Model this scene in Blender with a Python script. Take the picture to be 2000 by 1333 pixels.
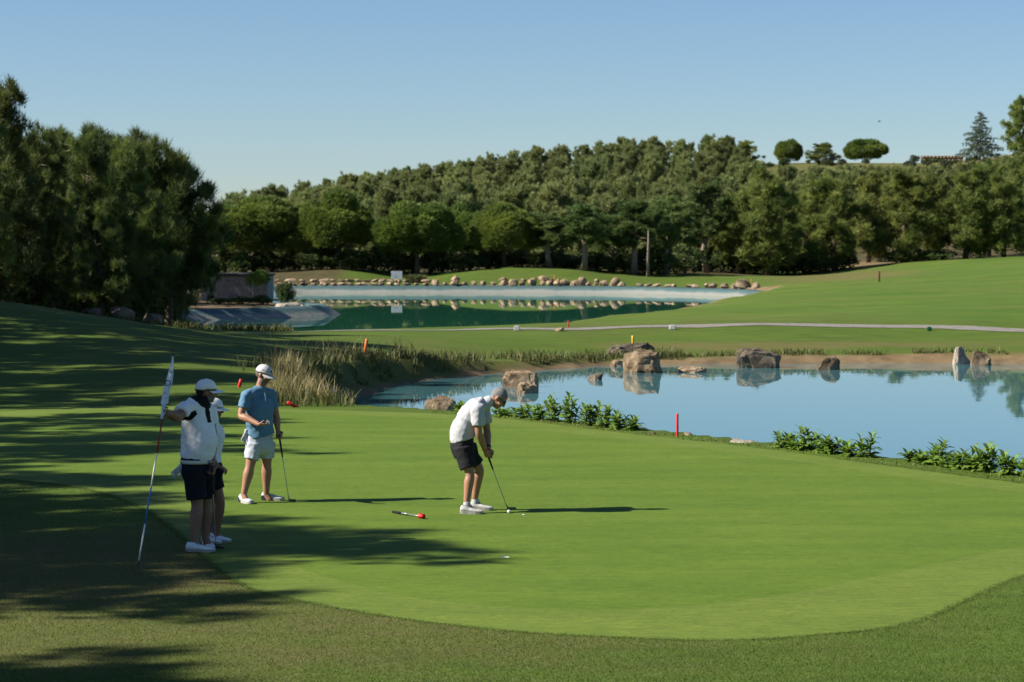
import bpy, bmesh, math, random
import numpy as np
from mathutils import Vector, Matrix, noise as mnoise

for o in list(bpy.data.objects):
    bpy.data.objects.remove(o)
scene = bpy.context.scene
COL = scene.collection
rng = np.random.default_rng(7)
random.seed(7)

# ------------------------------------------------------------------ camera
CAMZ = 3.25
LENS = 85.0
FPX = LENS / 36.0 * 2000.0
PITCH = math.atan(196.5 / FPX)
cam_d = bpy.data.cameras.new("camera")
cam_d.lens = LENS
cam_d.sensor_width = 36.0
cam_d.clip_start = 0.1
cam_d.clip_end = 8000
cam_d.dof.use_dof = True
cam_d.dof.focus_distance = 28.5
cam_d.dof.aperture_fstop = 4.5
cam = bpy.data.objects.new("camera", cam_d)
cam.location = (0, 0, CAMZ)
cam.rotation_euler = (math.pi / 2 - PITCH, 0, 0)
COL.objects.link(cam)
scene.camera = cam

# ------------------------------------------------------------------ sky, sun, exposure
SUN_EL = math.radians(36.0)
SUN_DIR = Vector((1.0, 0.15, 0)).normalized()          # horizontal direction the light travels
world = bpy.data.worlds.new("World")
scene.world = world
world.use_nodes = True
wn = world.node_tree
wn.nodes.clear()
wo = wn.nodes.new("ShaderNodeOutputWorld")
wb = wn.nodes.new("ShaderNodeBackground")
sky = wn.nodes.new("ShaderNodeTexSky")
sky.sky_type = 'NISHITA'
sky.sun_disc = False
sky.sun_elevation = SUN_EL
# sun sits on the -X side
sky.sun_rotation = math.atan2(-SUN_DIR.x, -SUN_DIR.y)
sky.air_density = 0.95
sky.dust_density = 0.25
sky.ozone_density = 6.0
sky.altitude = 700
wb.inputs[1].default_value = 0.052
wn.links.new(sky.outputs[0], wb.inputs[0])
wn.links.new(wb.outputs[0], wo.inputs[0])

sun_d = bpy.data.lights.new("sun", 'SUN')
sun_d.energy = 5.0
sun_d.angle = math.radians(0.53)
sun_d.color = (1.0, 0.93, 0.82)
sun = bpy.data.objects.new("sun", sun_d)
ldir = Vector((SUN_DIR.x * math.cos(SUN_EL), SUN_DIR.y * math.cos(SUN_EL), -math.sin(SUN_EL)))
sun.rotation_euler = ldir.to_track_quat('-Z', 'Y').to_euler()
sun.location = (-30, 0, 40)
COL.objects.link(sun)

scene.view_settings.view_transform = 'Standard'
scene.view_settings.look = 'None'
scene.view_settings.gamma = 1.0
scene.view_settings.use_curve_mapping = False
scene.view_settings.exposure = 1.1
scene.render.engine = 'CYCLES'
scene.cycles.max_bounces = 6
scene.cycles.transparent_max_bounces = 6

# ------------------------------------------------------------------ helpers
CP, SP = math.cos(PITCH), math.sin(PITCH)


def P(u, v, Y):
    """world point that the photograph shows at pixel (u, v), standing Y metres away"""
    dx = (u - 1000.0) / FPX
    dy = (v - 666.5) / FPX
    d = np.array([dx, CP - dy * SP, -SP - dy * CP])
    d = d * (Y / d[1])
    return Vector((d[0], d[1], CAMZ + d[2]))


def G(u, v, z=0.0):
    """world point at pixel (u, v) on the level z"""
    dx = (u - 1000.0) / FPX
    dy = (v - 666.5) / FPX
    d = np.array([dx, CP - dy * SP, -SP - dy * CP])
    k = (z - CAMZ) / d[2]
    return Vector((d[0] * k, d[1] * k, z))


def npmesh(name, V, F, mats=(), smooth=False, mat_idx=None):
    V = np.asarray(V, dtype=np.float32)
    F = np.asarray(F, dtype=np.int32)
    n = F.shape[1]
    me = bpy.data.meshes.new(name)
    me.vertices.add(len(V))
    me.vertices.foreach_set("co", V.ravel())
    me.loops.add(F.size)
    me.loops.foreach_set("vertex_index", F.ravel())
    me.polygons.add(len(F))
    me.polygons.foreach_set("loop_start", np.arange(0, F.size, n, dtype=np.int32))
    me.polygons.foreach_set("loop_total", np.full(len(F), n, dtype=np.int32))
    if smooth:
        me.polygons.foreach_set("use_smooth", np.ones(len(F), dtype=bool))
    for m in mats:
        me.materials.append(m)
    if mat_idx is not None:
        me.polygons.foreach_set("material_index", np.asarray(mat_idx, dtype=np.int32))
    me.update()
    me.validate()
    return me


def bmmesh(name, bm, mats=(), smooth=False):
    bmesh.ops.recalc_face_normals(bm, faces=bm.faces)
    me = bpy.data.meshes.new(name)
    bm.to_mesh(me)
    bm.free()
    if smooth:
        for p in me.polygons:
            p.use_smooth = True
    for m in mats:
        me.materials.append(m)
    return me


def link(name, me, parent=None):
    o = bpy.data.objects.new(name, me)
    COL.objects.link(o)
    if parent is not None:
        o.parent = parent
    return o


def tag(o, label=None, cat=None, group=None, kind=None):
    if label: o["label"] = label
    if cat: o["category"] = cat
    if group: o["group"] = group
    if kind: o["kind"] = kind
    return o


def root(name, loc, label, cat, group=None, rz=0.0):
    o = bpy.data.objects.new(name, None)
    o.empty_display_size = 0.2
    o.location = loc
    o.rotation_euler = (0, 0, rz)
    COL.objects.link(o)
    return tag(o, label, cat, group)


def wpart(name, me, parent):
    """a part whose mesh is in world coordinates, put under an unrotated root"""
    me.transform(Matrix.Translation(-Vector(parent.location)) if parent.parent is None and parent.data is None else Matrix())
    return link(name, me, parent)


def sm(a, b, x):
    t = np.clip((x - a) / (b - a), 0, 1)
    return t * t * (3 - 2 * t)


def catmull(pts, per=6, closed=True):
    pts = [np.array(p, float) for p in pts]
    n = len(pts)
    out = []
    rngi = range(n) if closed else range(n - 1)
    for i in rngi:
        if closed:
            p0, p1, p2, p3 = pts[(i - 1) % n], pts[i], pts[(i + 1) % n], pts[(i + 2) % n]
        else:
            p0, p1, p2, p3 = pts[max(i - 1, 0)], pts[i], pts[i + 1], pts[min(i + 2, n - 1)]
        for k in range(per):
            t = k / per
            out.append(0.5 * ((2 * p1) + (-p0 + p2) * t + (2 * p0 - 5 * p1 + 4 * p2 - p3) * t * t
                              + (-p0 + 3 * p1 - 3 * p2 + p3) * t ** 3))
    if not closed:
        out.append(pts[-1])
    return np.array(out)


def sdf_poly(x, y, poly):
    """signed distance (negative inside) of many points to a polygon"""
    sh = x.shape
    x = x.ravel(); y = y.ravel()
    d = np.full(x.shape, 1e18)
    inside = np.zeros(x.shape, bool)
    n = len(poly)
    for i in range(n):
        ax, ay = poly[i]; bx, by = poly[(i + 1) % n]
        ex, ey = bx - ax, by - ay
        wx, wy = x - ax, y - ay
        t = np.clip((wx * ex + wy * ey) / (ex * ex + ey * ey + 1e-12), 0, 1)
        d = np.minimum(d, (wx - ex * t) ** 2 + (wy - ey * t) ** 2)
        c = ((ay <= y) != (by <= y))
        with np.errstate(divide='ignore', invalid='ignore'):
            xi = ax + (y - ay) / (by - ay if by != ay else 1e-12) * ex
        inside ^= c & (x < xi)
    return (np.sqrt(d) * np.where(inside, -1, 1)).reshape(sh)


def vnoise(x, y, scale, seed=0):
    """cheap smooth value noise on arrays, -1..1"""
    xs = x / scale + seed * 17.3; ys = y / scale - seed * 9.1
    xi = np.floor(xs).astype(np.int64); yi = np.floor(ys).astype(np.int64)
    fx = xs - xi; fy = ys - yi
    fx = fx * fx * (3 - 2 * fx); fy = fy * fy * (3 - 2 * fy)
    def h(a, b):
        n = (a * 374761393 + b * 668265263 + seed * 1442695) & 0x7fffffff
        n = ((n ^ (n >> 13)) * 1274126177) & 0x7fffffff
        return (n ^ (n >> 16)) % 10007 / 10007.0 * 2 - 1
    return ((h(xi, yi) * (1 - fx) + h(xi + 1, yi) * fx) * (1 - fy)
            + (h(xi, yi + 1) * (1 - fx) + h(xi + 1, yi + 1) * fx) * fy)


# ------------------------------------------------------------------ materials
AL = 0.80


def al(c):
    return tuple(x * AL for x in c)


def new_mat(name):
    m = bpy.data.materials.new(name)
    m.use_nodes = True
    nt = m.node_tree
    nt.nodes.clear()
    out = nt.nodes.new("ShaderNodeOutputMaterial")
    bs = nt.nodes.new("ShaderNodeBsdfPrincipled")
    nt.links.new(bs.outputs[0], out.inputs[0])
    bs.inputs["Specular IOR Level"].default_value = 0.3
    return m, nt, bs, out


def nd(nt, typ, **kw):
    n = nt.nodes.new(typ)
    for k, v in kw.items():
        setattr(n, k, v)
    return n


def noise_node(nt, scale, detail=4, rough=0.55, coord=None, vec_scale=None, loc=None):
    tc = nd(nt, "ShaderNodeTexCoord")
    src = tc.outputs[coord or "Object"]
    if vec_scale or loc:
        mp = nd(nt, "ShaderNodeMapping")
        if vec_scale: mp.inputs["Scale"].default_value = vec_scale
        if loc: mp.inputs["Location"].default_value = loc
        nt.links.new(src, mp.inputs[0])
        src = mp.outputs[0]
    n = nd(nt, "ShaderNodeTexNoise")
    n.inputs["Scale"].default_value = scale
    n.inputs["Detail"].default_value = detail
    n.inputs["Roughness"].default_value = rough
    nt.links.new(src, n.inputs["Vector"])
    return n


def ramp(nt, src, stops):
    r = nd(nt, "ShaderNodeValToRGB")
    el = r.color_ramp.elements
    while len(el) < len(stops):
        el.new(0.5)
    for e, (p, c) in zip(el, stops):
        e.position = p
        e.color = (*c, 1) if len(c) == 3 else c
    nt.links.new(src, r.inputs[0])
    return r


def mixc(nt, fac, a, b, mode='MIX'):
    m = nd(nt, "ShaderNodeMix", data_type='RGBA', blend_type=mode)
    for sock, val in ((m.inputs[0], fac), (m.inputs[6], a), (m.inputs[7], b)):
        if hasattr(val, "links") or hasattr(val, "is_linked"):
            nt.links.new(val, sock)
        elif isinstance(val, (int, float)):
            sock.default_value = val
        else:
            sock.default_value = (*val, 1)
    return m.outputs[2]


def bump(nt, bs, src, strength=0.3, dist=0.02):
    b = nd(nt, "ShaderNodeBump")
    b.inputs["Strength"].default_value = strength
    b.inputs["Distance"].default_value = dist
    nt.links.new(src, b.inputs["Height"])
    nt.links.new(b.outputs[0], bs.inputs["Normal"])
    return b


def simple(name, col, rough=0.6, metal=0.0, var=0.0, vscale=8.0, bstr=0.0, bscale=60.0, bdist=0.004, spec=0.3):
    col = al(col)
    m, nt, bs, out = new_mat(name)
    bs.inputs["Roughness"].default_value = rough
    bs.inputs["Metallic"].default_value = metal
    bs.inputs["Specular IOR Level"].default_value = spec
    if var > 0:
        n = noise_node(nt, vscale, 5)
        r = ramp(nt, n.outputs[0], [(0.25, tuple(c * (1 - var) for c in col)), (0.75, tuple(min(1, c * (1 + var)) for c in col))])
        nt.links.new(r.outputs[0], bs.inputs["Base Color"])
    else:
        bs.inputs["Base Color"].default_value = (*col, 1)
    if bstr > 0:
        n2 = noise_node(nt, bscale, 4)
        bump(nt, bs, n2.outputs[0], bstr, bdist)
    return m


def foliage_mat(name, dark, light, clump=1.2, trans=0.25, var=0.25):
    m, nt, bs, out = new_mat(name)
    n = noise_node(nt, clump, 3)
    r = ramp(nt, n.outputs[0], [(0.36, tuple(1.0 * q for q in dark)), (0.64, tuple(1.12 * q for q in light))])
    oi = nd(nt, "ShaderNodeObjectInfo")
    hsv = nd(nt, "ShaderNodeHueSaturation")
    mr = nd(nt, "ShaderNodeMapRange")
    mr.inputs[3].default_value = 1 - var; mr.inputs[4].default_value = 1 + var
    nt.links.new(oi.outputs["Random"], mr.inputs[0])
    nt.links.new(mr.outputs[0], hsv.inputs["Value"])
    mr2 = nd(nt, "ShaderNodeMapRange")
    mr2.inputs[3].default_value = 0.485; mr2.inputs[4].default_value = 0.515
    mul = nd(nt, "ShaderNodeMath", operation='FRACT')
    m3 = nd(nt, "ShaderNodeMath", operation='MULTIPLY'); m3.inputs[1].default_value = 7.31
    nt.links.new(oi.outputs["Random"], m3.inputs[0]); nt.links.new(m3.outputs[0], mul.inputs[0])
    nt.links.new(mul.outputs[0], mr2.inputs[0]); nt.links.new(mr2.outputs[0], hsv.inputs["Hue"])
    nt.links.new(r.outputs[0], hsv.inputs["Color"])
    nt.links.new(hsv.outputs[0], bs.inputs["Base Color"])
    bs.inputs["Roughness"].default_value = 0.55
    bs.inputs["Specular IOR Level"].default_value = 0.25
    tr = nd(nt, "ShaderNodeBsdfTranslucent")
    nt.links.new(hsv.outputs[0], tr.inputs[0])
    mx = nd(nt, "ShaderNodeMixShader"); mx.inputs[0].default_value = trans
    nt.links.new(bs.outputs[0], mx.inputs[1]); nt.links.new(tr.outputs[0], mx.inputs[2])
    nt.links.new(mx.outputs[0], out.inputs[0])
    return m


M = {}
M['aleppo'] = foliage_mat('pine_needles', (0.042, 0.068, 0.016), (0.135, 0.165, 0.04), 0.9, 0.36)
M['aleppo_hazed'] = foliage_mat('hazed_pine_needles', (0.135, 0.17, 0.055), (0.21, 0.24, 0.085), 0.25, 0.42, .22)  # distance haze put into the colour: paler, cooler needles for the far hill
M['stone_pine'] = foliage_mat('umbrella_pine_needles', (0.065, 0.115, 0.02), (0.155, 0.21, 0.038), 0.3, 0.3, 0.18)
M['dark_pine'] = foliage_mat('dark_pine_needles', (0.065, 0.11, 0.03), (0.14, 0.19, 0.055), 0.8, 0.4)
M['mid_pine'] = foliage_mat('mid_pine_needles', (0.09, 0.13, 0.03), (0.22, 0.25, 0.06), 0.7, 0.42)
M['cedar'] = foliage_mat('cedar_needles', (0.05, 0.08, 0.055), (0.10, 0.135, 0.085), 0.9, 0.25)
M['bush'] = foliage_mat('shrub_leaves', (0.035, 0.06, 0.016), (0.09, 0.125, 0.035), 1.4, 0.3)
M['olive'] = foliage_mat('olive_leaves', (0.06, 0.085, 0.045), (0.12, 0.14, 0.075), 1.4, 0.25)
M['leaf'] = foliage_mat('broad_leaves', (0.085, 0.16, 0.02), (0.18, 0.275, 0.045), 3.0, 0.4)
M['bark'] = simple('pine_bark', (0.10, 0.072, 0.052), 0.9, var=0.4, vscale=6, bstr=0.6, bscale=14, bdist=0.05)
M['pale_bark'] = simple('pale_bark', (0.24, 0.19, 0.15), 0.9, var=0.35, vscale=4, bstr=0.5, bscale=10, bdist=0.05)

# ------------------------------------------------------------------ plan of the ground
GREEN = catmull([(6.85, 32.3), (5.2, 35.3), (3.6, 38.2), (2.1, 40.4), (0, 43.8), (-1.6, 45.4), (-4.3, 46.5), (-8, 47.3),
                 (-10.0, 45.2), (-11.2, 41), (-10.2, 36.5), (-8.6, 34), (-7, 32.9), (-5.7, 31.7), (-4.7, 29.8), (-3.9, 27.4), (-3.3, 25.2),
                 (-2.85, 23.6), (-2.4, 22.4), (-1.58, 21.3), (-0.87, 20.6), (0, 20.0), (0.83, 19.7), (1.65, 19.55),
                 (2.5, 19.8), (3.5, 20.6), (5.0, 23.4), (7.2, 26.3), (8.4, 29.2), (8.0, 31.0)], 5)
POND = catmull([(-4.3, 61), (-3.85, 67), (-2.6, 73), (-0.8, 76.6), (1.35, 79.6), (3.5, 82.2), (6.9, 83.2), (12.2, 83.6), (17.1, 83.4),
                (26, 82), (33, 72), (34, 58), (28, 44), (19, 34), (12, 30.5), (9.4, 32.2), (7.2, 36.3), (5.4, 39.2), (3.6, 42.2), (1.5, 45.2), (-0.8, 47.6), (-2.7, 49.6), (-4.1, 54)], 4)
BASIN = catmull([(-24, 252), (-12, 252.5), (0, 252), (12, 248), (20, 238), (23.5, 227), (21, 205), (15.5, 180), (10.3, 155), (5.5, 135),
                 (0.5, 119), (-8, 113), (-18, 116), (-24, 130), (-25, 150), (-22.8, 164), (-16.5, 171.5), (-13.8, 177), (-15, 182), (-18.3, 188),
                 (-19.5, 200), (-22, 225), (-24.5, 243)], 4)
POND_Z, RES_Z, LINER_TOP = -1.0, -2.2, -1.6

ctrl = []                                         # (x, y, z)
for y in (17, 22, 28, 34, 40, 46):
    for x in (-9, -4, 0, 5, 10):
        ctrl.append((x, y, 0.0))
ctrl += [(0, 0, 1.5), (-8, 2, 1.4), (8, 2, 1.4), (0, 8, 0.5), (0, 13, 0.08), (-14, 12, 0.5), (-15, 20, 0.6), (-18, 30, 1.0), (-17, 40, 1.0), (-30, 30, 2.2), (-32, 55, 2.6),
         (14, 15, 0.2), (25, 20, 0.3), (40, 40, 0.2), (45, 70, 0.2), (-40, 80, 3.0), (-45, 120, 1.5), (-30, 100, 1.6), (-60, 180, 1.0), (-50, 240, 0.5)]
for u, v, Y in [(0, 815, 46), (0, 745, 54), (0, 700, 61), (0, 650, 68), (0, 610, 75), (0, 590, 82), (200, 705, 60), (200, 655, 68), (200, 621, 78),
                (330, 643, 84), (500, 657, 86), (520, 720, 60), (600, 690, 72), (700, 690, 76), (620, 745, 55),
                (300, 760, 52), (420, 710, 60),
                (420, 648, 94), (640, 646, 94), (820, 644, 94), (1000, 642, 94.5), (1310, 636, 95), (1500, 633, 95), (1800, 638, 94.5), (2000, 646, 92),
                (800, 690, 80), (950, 692, 83), (1100, 690, 85), (1300, 683, 87), (1600, 681, 87), (2000, 682, 86),
                (1200, 627, 108), (1300, 611, 125), (1400, 599, 148), (1500, 571, 190), (1600, 551, 225), (1550, 556, 240),
                (2000, 605, 112), (2000, 565, 150), (2000, 530, 205), (2000, 504, 270), (1700, 608, 118), (1700, 570, 165), (1700, 545, 220), (1700, 526, 275), (1850, 550, 190), (1850, 509, 275),
                (1500, 612, 120), (1500, 590, 145)]:
    ctrl.append(tuple(P(u, v, Y)))
ctrl += [(44, 310, 0.2), (62, 310, 1.0), (70, 200, 2.0), (70, 120, 1.0),
         (-14, 112, -1.3), (-2, 108, -1.0), (-30, 140, -1.3), (-32, 165, -1.4), (-26, 180, -1.5), (-22, 192, -1.5), (-30, 205, -1.4), (-30, 235, -1.2)]
for u, v, Y in [(600, 552, 257), (700, 552, 257), (850, 552, 257), (1000, 553, 257), (1200, 555, 256), (1350, 556, 252), (1480, 553, 246), (1600, 538, 285),
                (1000, 527, 268), (900, 531, 268), (1120, 528, 268), (1230, 541, 268), (640, 531, 267), (780, 547, 267), (720, 536, 267), (540, 536, 266),
                (1400, 545, 262)]:
    ctrl.append(tuple(P(u, v, Y)))
ctrl += [(x, 292, z) for x, z in ((-60, 0), (-30, -0.6), (0, -0.5), (20, -0.4))] + [(34, 345, 0.5), (60, 350, 1.8), (90, 350, 4)]
hillz = [(300, 462), (430, 452), (600, 425), (750, 395), (1000, 362), (1250, 332), (1400, 334), (1500, 322), (1700, 320), (1850, 320), (2000, 298), (2200, 290)]
for u, v in hillz:
    q = P(u, v, 680)
    ctrl.append(tuple(q)); ctrl.append((q.x * 1.08, 740, q.z * 0.97))
    ctrl.append((q.x * 0.72, 490, q.z * 0.48 + 0.2))
ctrl += [(q, 860, 10) for q in (-160, -80, 0, 80, 170)] + [(160, 420, 14), (200, 600, 26), (-150, 450, 2)]
ctrl = np.array(ctrl)
YS = 0.45
cx, cy = ctrl[:, 0], ctrl[:, 1] * YS


def tps_k(r2):
    return np.where(r2 > 1e-9, 0.5 * r2 * np.log(np.maximum(r2, 1e-9)), 0)


_n = len(ctrl)
_K = tps_k((cx[:, None] - cx) ** 2 + (cy[:, None] - cy) ** 2) + np.eye(_n) * 2.0
_Pm = np.c_[np.ones(_n), cx, cy]
_A = np.zeros((_n + 3, _n + 3))
_A[:_n, :_n] = _K; _A[:_n, _n:] = _Pm; _A[_n:, :_n] = _Pm.T
_W = np.linalg.solve(_A, np.r_[ctrl[:, 2], 0, 0, 0])


def z_tps(x, y):
    out = np.zeros(x.shape)
    ys = y * YS
    for i in range(_n):
        out += _W[i] * tps_k((x - cx[i]) ** 2 + (ys - cy[i]) ** 2)
    return out + _W[_n] + _W[_n + 1] * x + _W[_n + 2] * ys


def terrain(x, y, fields=False):
    x = np.asarray(x, float); y = np.asarray(y, float)
    xx = np.clip(x, -180, 220); yy = np.clip(y, -5, 860)
    z = z_tps(xx, yy)
    far = np.maximum(np.abs(x) - 200, 0) + np.maximum(y - 830, 0) + np.maximum(-10 - y, 0)
    z = z + (4.0 - z) * sm(0, 200, far)
    sg = sdf_poly(x, y, GREEN)
    z = z * sm(0.25, 4.0, sg) - 0.0008 - 0.02 * sm(-0.6, -1.3, sg)
    und = sm(2, 12, sg)
    z = z + und * (0.10 * vnoise(x, y, 7, 3) + 0.05 * vnoise(x, y, 2.6, 4)) * sm(700, 300, y)
    sp = sdf_poly(x, y, POND)
    bankn = 0.22 * vnoise(x, y, 1.7, 5) + 0.1 * vnoise(x, y, 0.8, 6)
    spn = sp + bankn * sm(0.0, 1.0, np.abs(sg))
    zb = np.where(spn > 0, POND_Z + np.where(spn < 0.55, spn * 0.32, 0.176 + (spn - 0.55) * 2.2), POND_Z + spn * 0.45)
    # behind the green the bank is steeper
    near = (y < 56) & (x > -4)
    zb = np.where(near & (sp > 0), POND_Z + sp * 0.85, zb)
    z = np.where(sg > 0.35, np.minimum(z, np.maximum(zb, POND_Z - 1.2)), z)
    sb = sdf_poly(x, y, BASIN)
    zr = np.where(sb > 0, LINER_TOP + sb * 0.7, LINER_TOP - 0.04 + sb * 0.62)
    z = np.where(y > 96, np.minimum(z, np.maximum(zr, -6)), z)
    z = np.where(sg < -1.6, -0.35, z)
    if fields:
        return z, sg, sp, sb
    return z


def tz(x, y):
    return float(terrain(np.array([x]), np.array([y]))[0])


def axis(segs):
    out = []
    for a, b, st in segs:
        out += list(np.arange(a, b, st))
    out.append(segs[-1][1])
    return np.array(out)


gx = axis([(-2500, -400, 300), (-400, -140, 40), (-140, -60, 6), (-60, -30, 1.6), (-30, -14, 0.7), (-14, 12, 0.32), (12, 30, 0.6), (30, 60, 1.6), (60, 220, 6), (220, 400, 40), (400, 2500, 300)])
gy = axis([(-300, -20, 70), (-20, 14, 2), (14, 52, 0.35), (52, 100, 0.42), (100, 140, 0.9), (140, 280, 1.3), (280, 380, 2.5), (380, 760, 6), (760, 900, 20), (900, 1200, 100), (1200, 4000, 400)])
X, Y_ = np.meshgrid(gx, gy)
Z, SG, SPD, SB = terrain(X, Y_, True)
nx, ny = len(gx), len(gy)
V = np.c_[X.ravel(), Y_.ravel(), Z.ravel()]
idx = np.arange(nx * ny).reshape(ny, nx)
F = np.c_[idx[:-1, :-1].ravel(), idx[:-1, 1:].ravel(), idx[1:, 1:].ravel(), idx[1:, :-1].ravel()]

# what grows or lies where: R bare earth, G dry grass, B mown short, A forest floor
Xr, Yr, Zr = V[:, 0], V[:, 1], V[:, 2]
sg, sp, sb = SG.ravel(), SPD.ravel(), SB.ravel()
dirt = sm(1.0, 0.6, sp + 0.25 * vnoise(Xr, Yr, 1.3, 8) + .55 * sm(5, 1, Xr)) * (Yr > 50)
dirt = np.maximum(dirt, sm(1.2, 0.6, sp) * (Yr <= 50))
dirt = np.maximum(dirt, sm(1.8, 0.6, sb) * (Yr > 100))
dirt = np.maximum(dirt, sm(10, 4, np.hypot(Xr + 25.5, (Yr - 176) * 0.45)) * 0.95)      # yard by the pump house
dirt = np.maximum(dirt, sm(7, 3, np.hypot((Xr - 45) * 0.6, (Yr - 306) * 0.35)) * 0.9)      # bare slope under the right pines
dirt = np.maximum(dirt, sm(8, 3, np.hypot((Xr - 122) * 0.6, (Yr - 650) * 0.2)) * 0.8)

def dry_field(Xr, Yr):
    dry = 0.04 + 0.24 * vnoise(Xr, Yr, 9, 9) + 0.15 * vnoise(Xr, Yr, 3, 10)
    dry = np.maximum(dry, 0.78 * sm(4.0, 1.2, np.hypot((Xr + 4.6) * 0.8, (Yr - 24.0) * 0.8)))
    return np.maximum(dry, 0.55 * sm(4.5, 1, np.hypot((Xr + 3.2) * 0.55, (Yr - 20.3))))


dry = dry_field(Xr, Yr)
dry = np.maximum(dry, 0.75 * sm(3.0, 0.5, np.abs(Yr - 88.5 + 1.5 * vnoise(Xr, Yr, 5, 11))) * sm(1, 6, Xr) * sm(24, 12, Xr))
dry = np.maximum(dry, 0.6 * sm(2.2, 0.4, sp) * (Yr > 52))
dry = np.maximum(dry, 0.8 * sm(6, 1, np.hypot((Xr - 34) * 0.5, (Yr - 255) * 0.1)))
dry = np.maximum(dry, 0.7 * sm(520, 560, Yr) * sm(54, 66, Xr))
mown = sm(96, 100, Yr) * sm(0, 6, Xr - (Yr - 100) * 0.12) * sm(310, 285, Yr)
forest = np.maximum(sm(276, 284, Yr - 8 * sm(-8, -14, Xr)) * sm(34, 26, Xr), sm(305, 318, Yr))
forest = np.maximum(forest, sm(-13.5, -16.5, Xr + (Yr - 90) * 0.02) * sm(88, 96, Yr) * sm(-9, -13, Xr))
forest = forest * (1 - sm(520, 560, Yr) * sm(52, 64, Xr))
M_terr, nt, bs, out = new_mat('grass_ground')
at = nd(nt, "ShaderNodeAttribute", attribute_name="zone")
sep = nd(nt, "ShaderNodeSeparateColor")
nt.links.new(at.outputs["Color"], sep.inputs[0])
n1 = noise_node(nt, 1.3, 6, 0.6)
n2 = noise_node(nt, 22.0, 5, 0.65, vec_scale=(0.5, 1.6, 1))
n3 = noise_node(nt, 0.22, 6, 0.65, vec_scale=(0.3, 1.3, 1))
rough_c = ramp(nt, n2.outputs[0], [(q, al(c_)) for q, c_ in [(0.25, (0.058, 0.098, 0.014)), (0.75, (0.105, 0.162, 0.026))]])
mown_c = ramp(nt, n3.outputs[0], [(q, al(c_)) for q, c_ in [(0.32, (0.062, 0.128, 0.016)), (0.5, (0.09, 0.15, 0.022)), (0.68, (0.135, 0.165, 0.036))]])
n4 = noise_node(nt, 1.6, 6, 0.7, vec_scale=(0.35, 1.2, 1))
mg = ramp(nt, n4.outputs[0], [(0.32, (0.72, 0.76, 0.66)), (0.68, (1.25, 1.2, 1.15))])
c = mixc(nt, sep.outputs[2], rough_c.outputs[0], mown_c.outputs[0])
c = mixc(nt, 0.9, c, mg.outputs[0], 'MULTIPLY')
dry_c = ramp(nt, n2.outputs[0], [(q, al(c_)) for q, c_ in [(0.25, (0.10, 0.078, 0.032)), (0.75, (0.205, 0.165, 0.068))]])
mul = nd(nt, "ShaderNodeMath", operation='MULTIPLY_ADD')
nt.links.new(n1.outputs[0], mul.inputs[0]); mul.inputs[1].default_value = 1.3
sub = nd(nt, "ShaderNodeMath", operation='SUBTRACT'); sub.inputs[1].default_value = 0.75
nt.links.new(sep.outputs[1], sub.inputs[0]); nt.links.new(sub.outputs[0], mul.inputs[2])
mulc = nd(nt, "ShaderNodeClamp"); nt.links.new(mul.outputs[0], mulc.inputs[0])
c = mixc(nt, mulc.outputs[0], c, dry_c.outputs[0])
for_c = ramp(nt, n1.outputs[0], [(q, al(c_)) for q, c_ in [(0.3, (0.045, 0.04, 0.02)), (0.7, (0.12, 0.10, 0.045))]])
c = mixc(nt, at.outputs["Alpha"], c, for_c.outputs[0])
dirt_c = ramp(nt, n1.outputs[0], [(q, al(c_)) for q, c_ in [(0.25, (0.11, 0.078, 0.042)), (0.75, (0.28, 0.20, 0.11))]])
c = mixc(nt, sep.outputs[0], c, dirt_c.outputs[0])
nt.links.new(c, bs.inputs["Base Color"])
bs.inputs["Roughness"].default_value = 0.9
bs.inputs["Specular IOR Level"].default_value = 0.1
bump(nt, bs, n2.outputs[0], 0.5, 0.03)
ter_me = npmesh('ground', V, F, [M_terr], smooth=True)
ca = ter_me.attributes.new("zone", 'FLOAT_COLOR', 'POINT')
ca.data.foreach_set("color", np.c_[dirt, np.clip(dry, 0, 1), mown, forest].astype(np.float32).ravel())
tag(link('ground', ter_me), kind='structure')


# ------------------------------------------------------------------ putting green with its collar and the hole
def sheet(name, loop, z, mat, hole=None):
    bm = bmesh.new()
    es = []
    for lp in ([loop] if hole is None else [loop, hole]):
        vs = [bm.verts.new((p[0], p[1], z)) for p in lp]
        es += [bm.edges.new((vs[i], vs[(i + 1) % len(vs)])) for i in range(len(vs))]
    bmesh.ops.triangle_fill(bm, edges=es, use_beauty=True, use_dissolve=False, normal=(0, 0, 1))
    for f in bm.faces:
        if f.normal.z < 0: f.normal_flip()
    me = bpy.data.meshes.new(name)
    bm.to_mesh(me); bm.free()
    me.materials.append(mat)
    return link(name, me)


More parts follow.
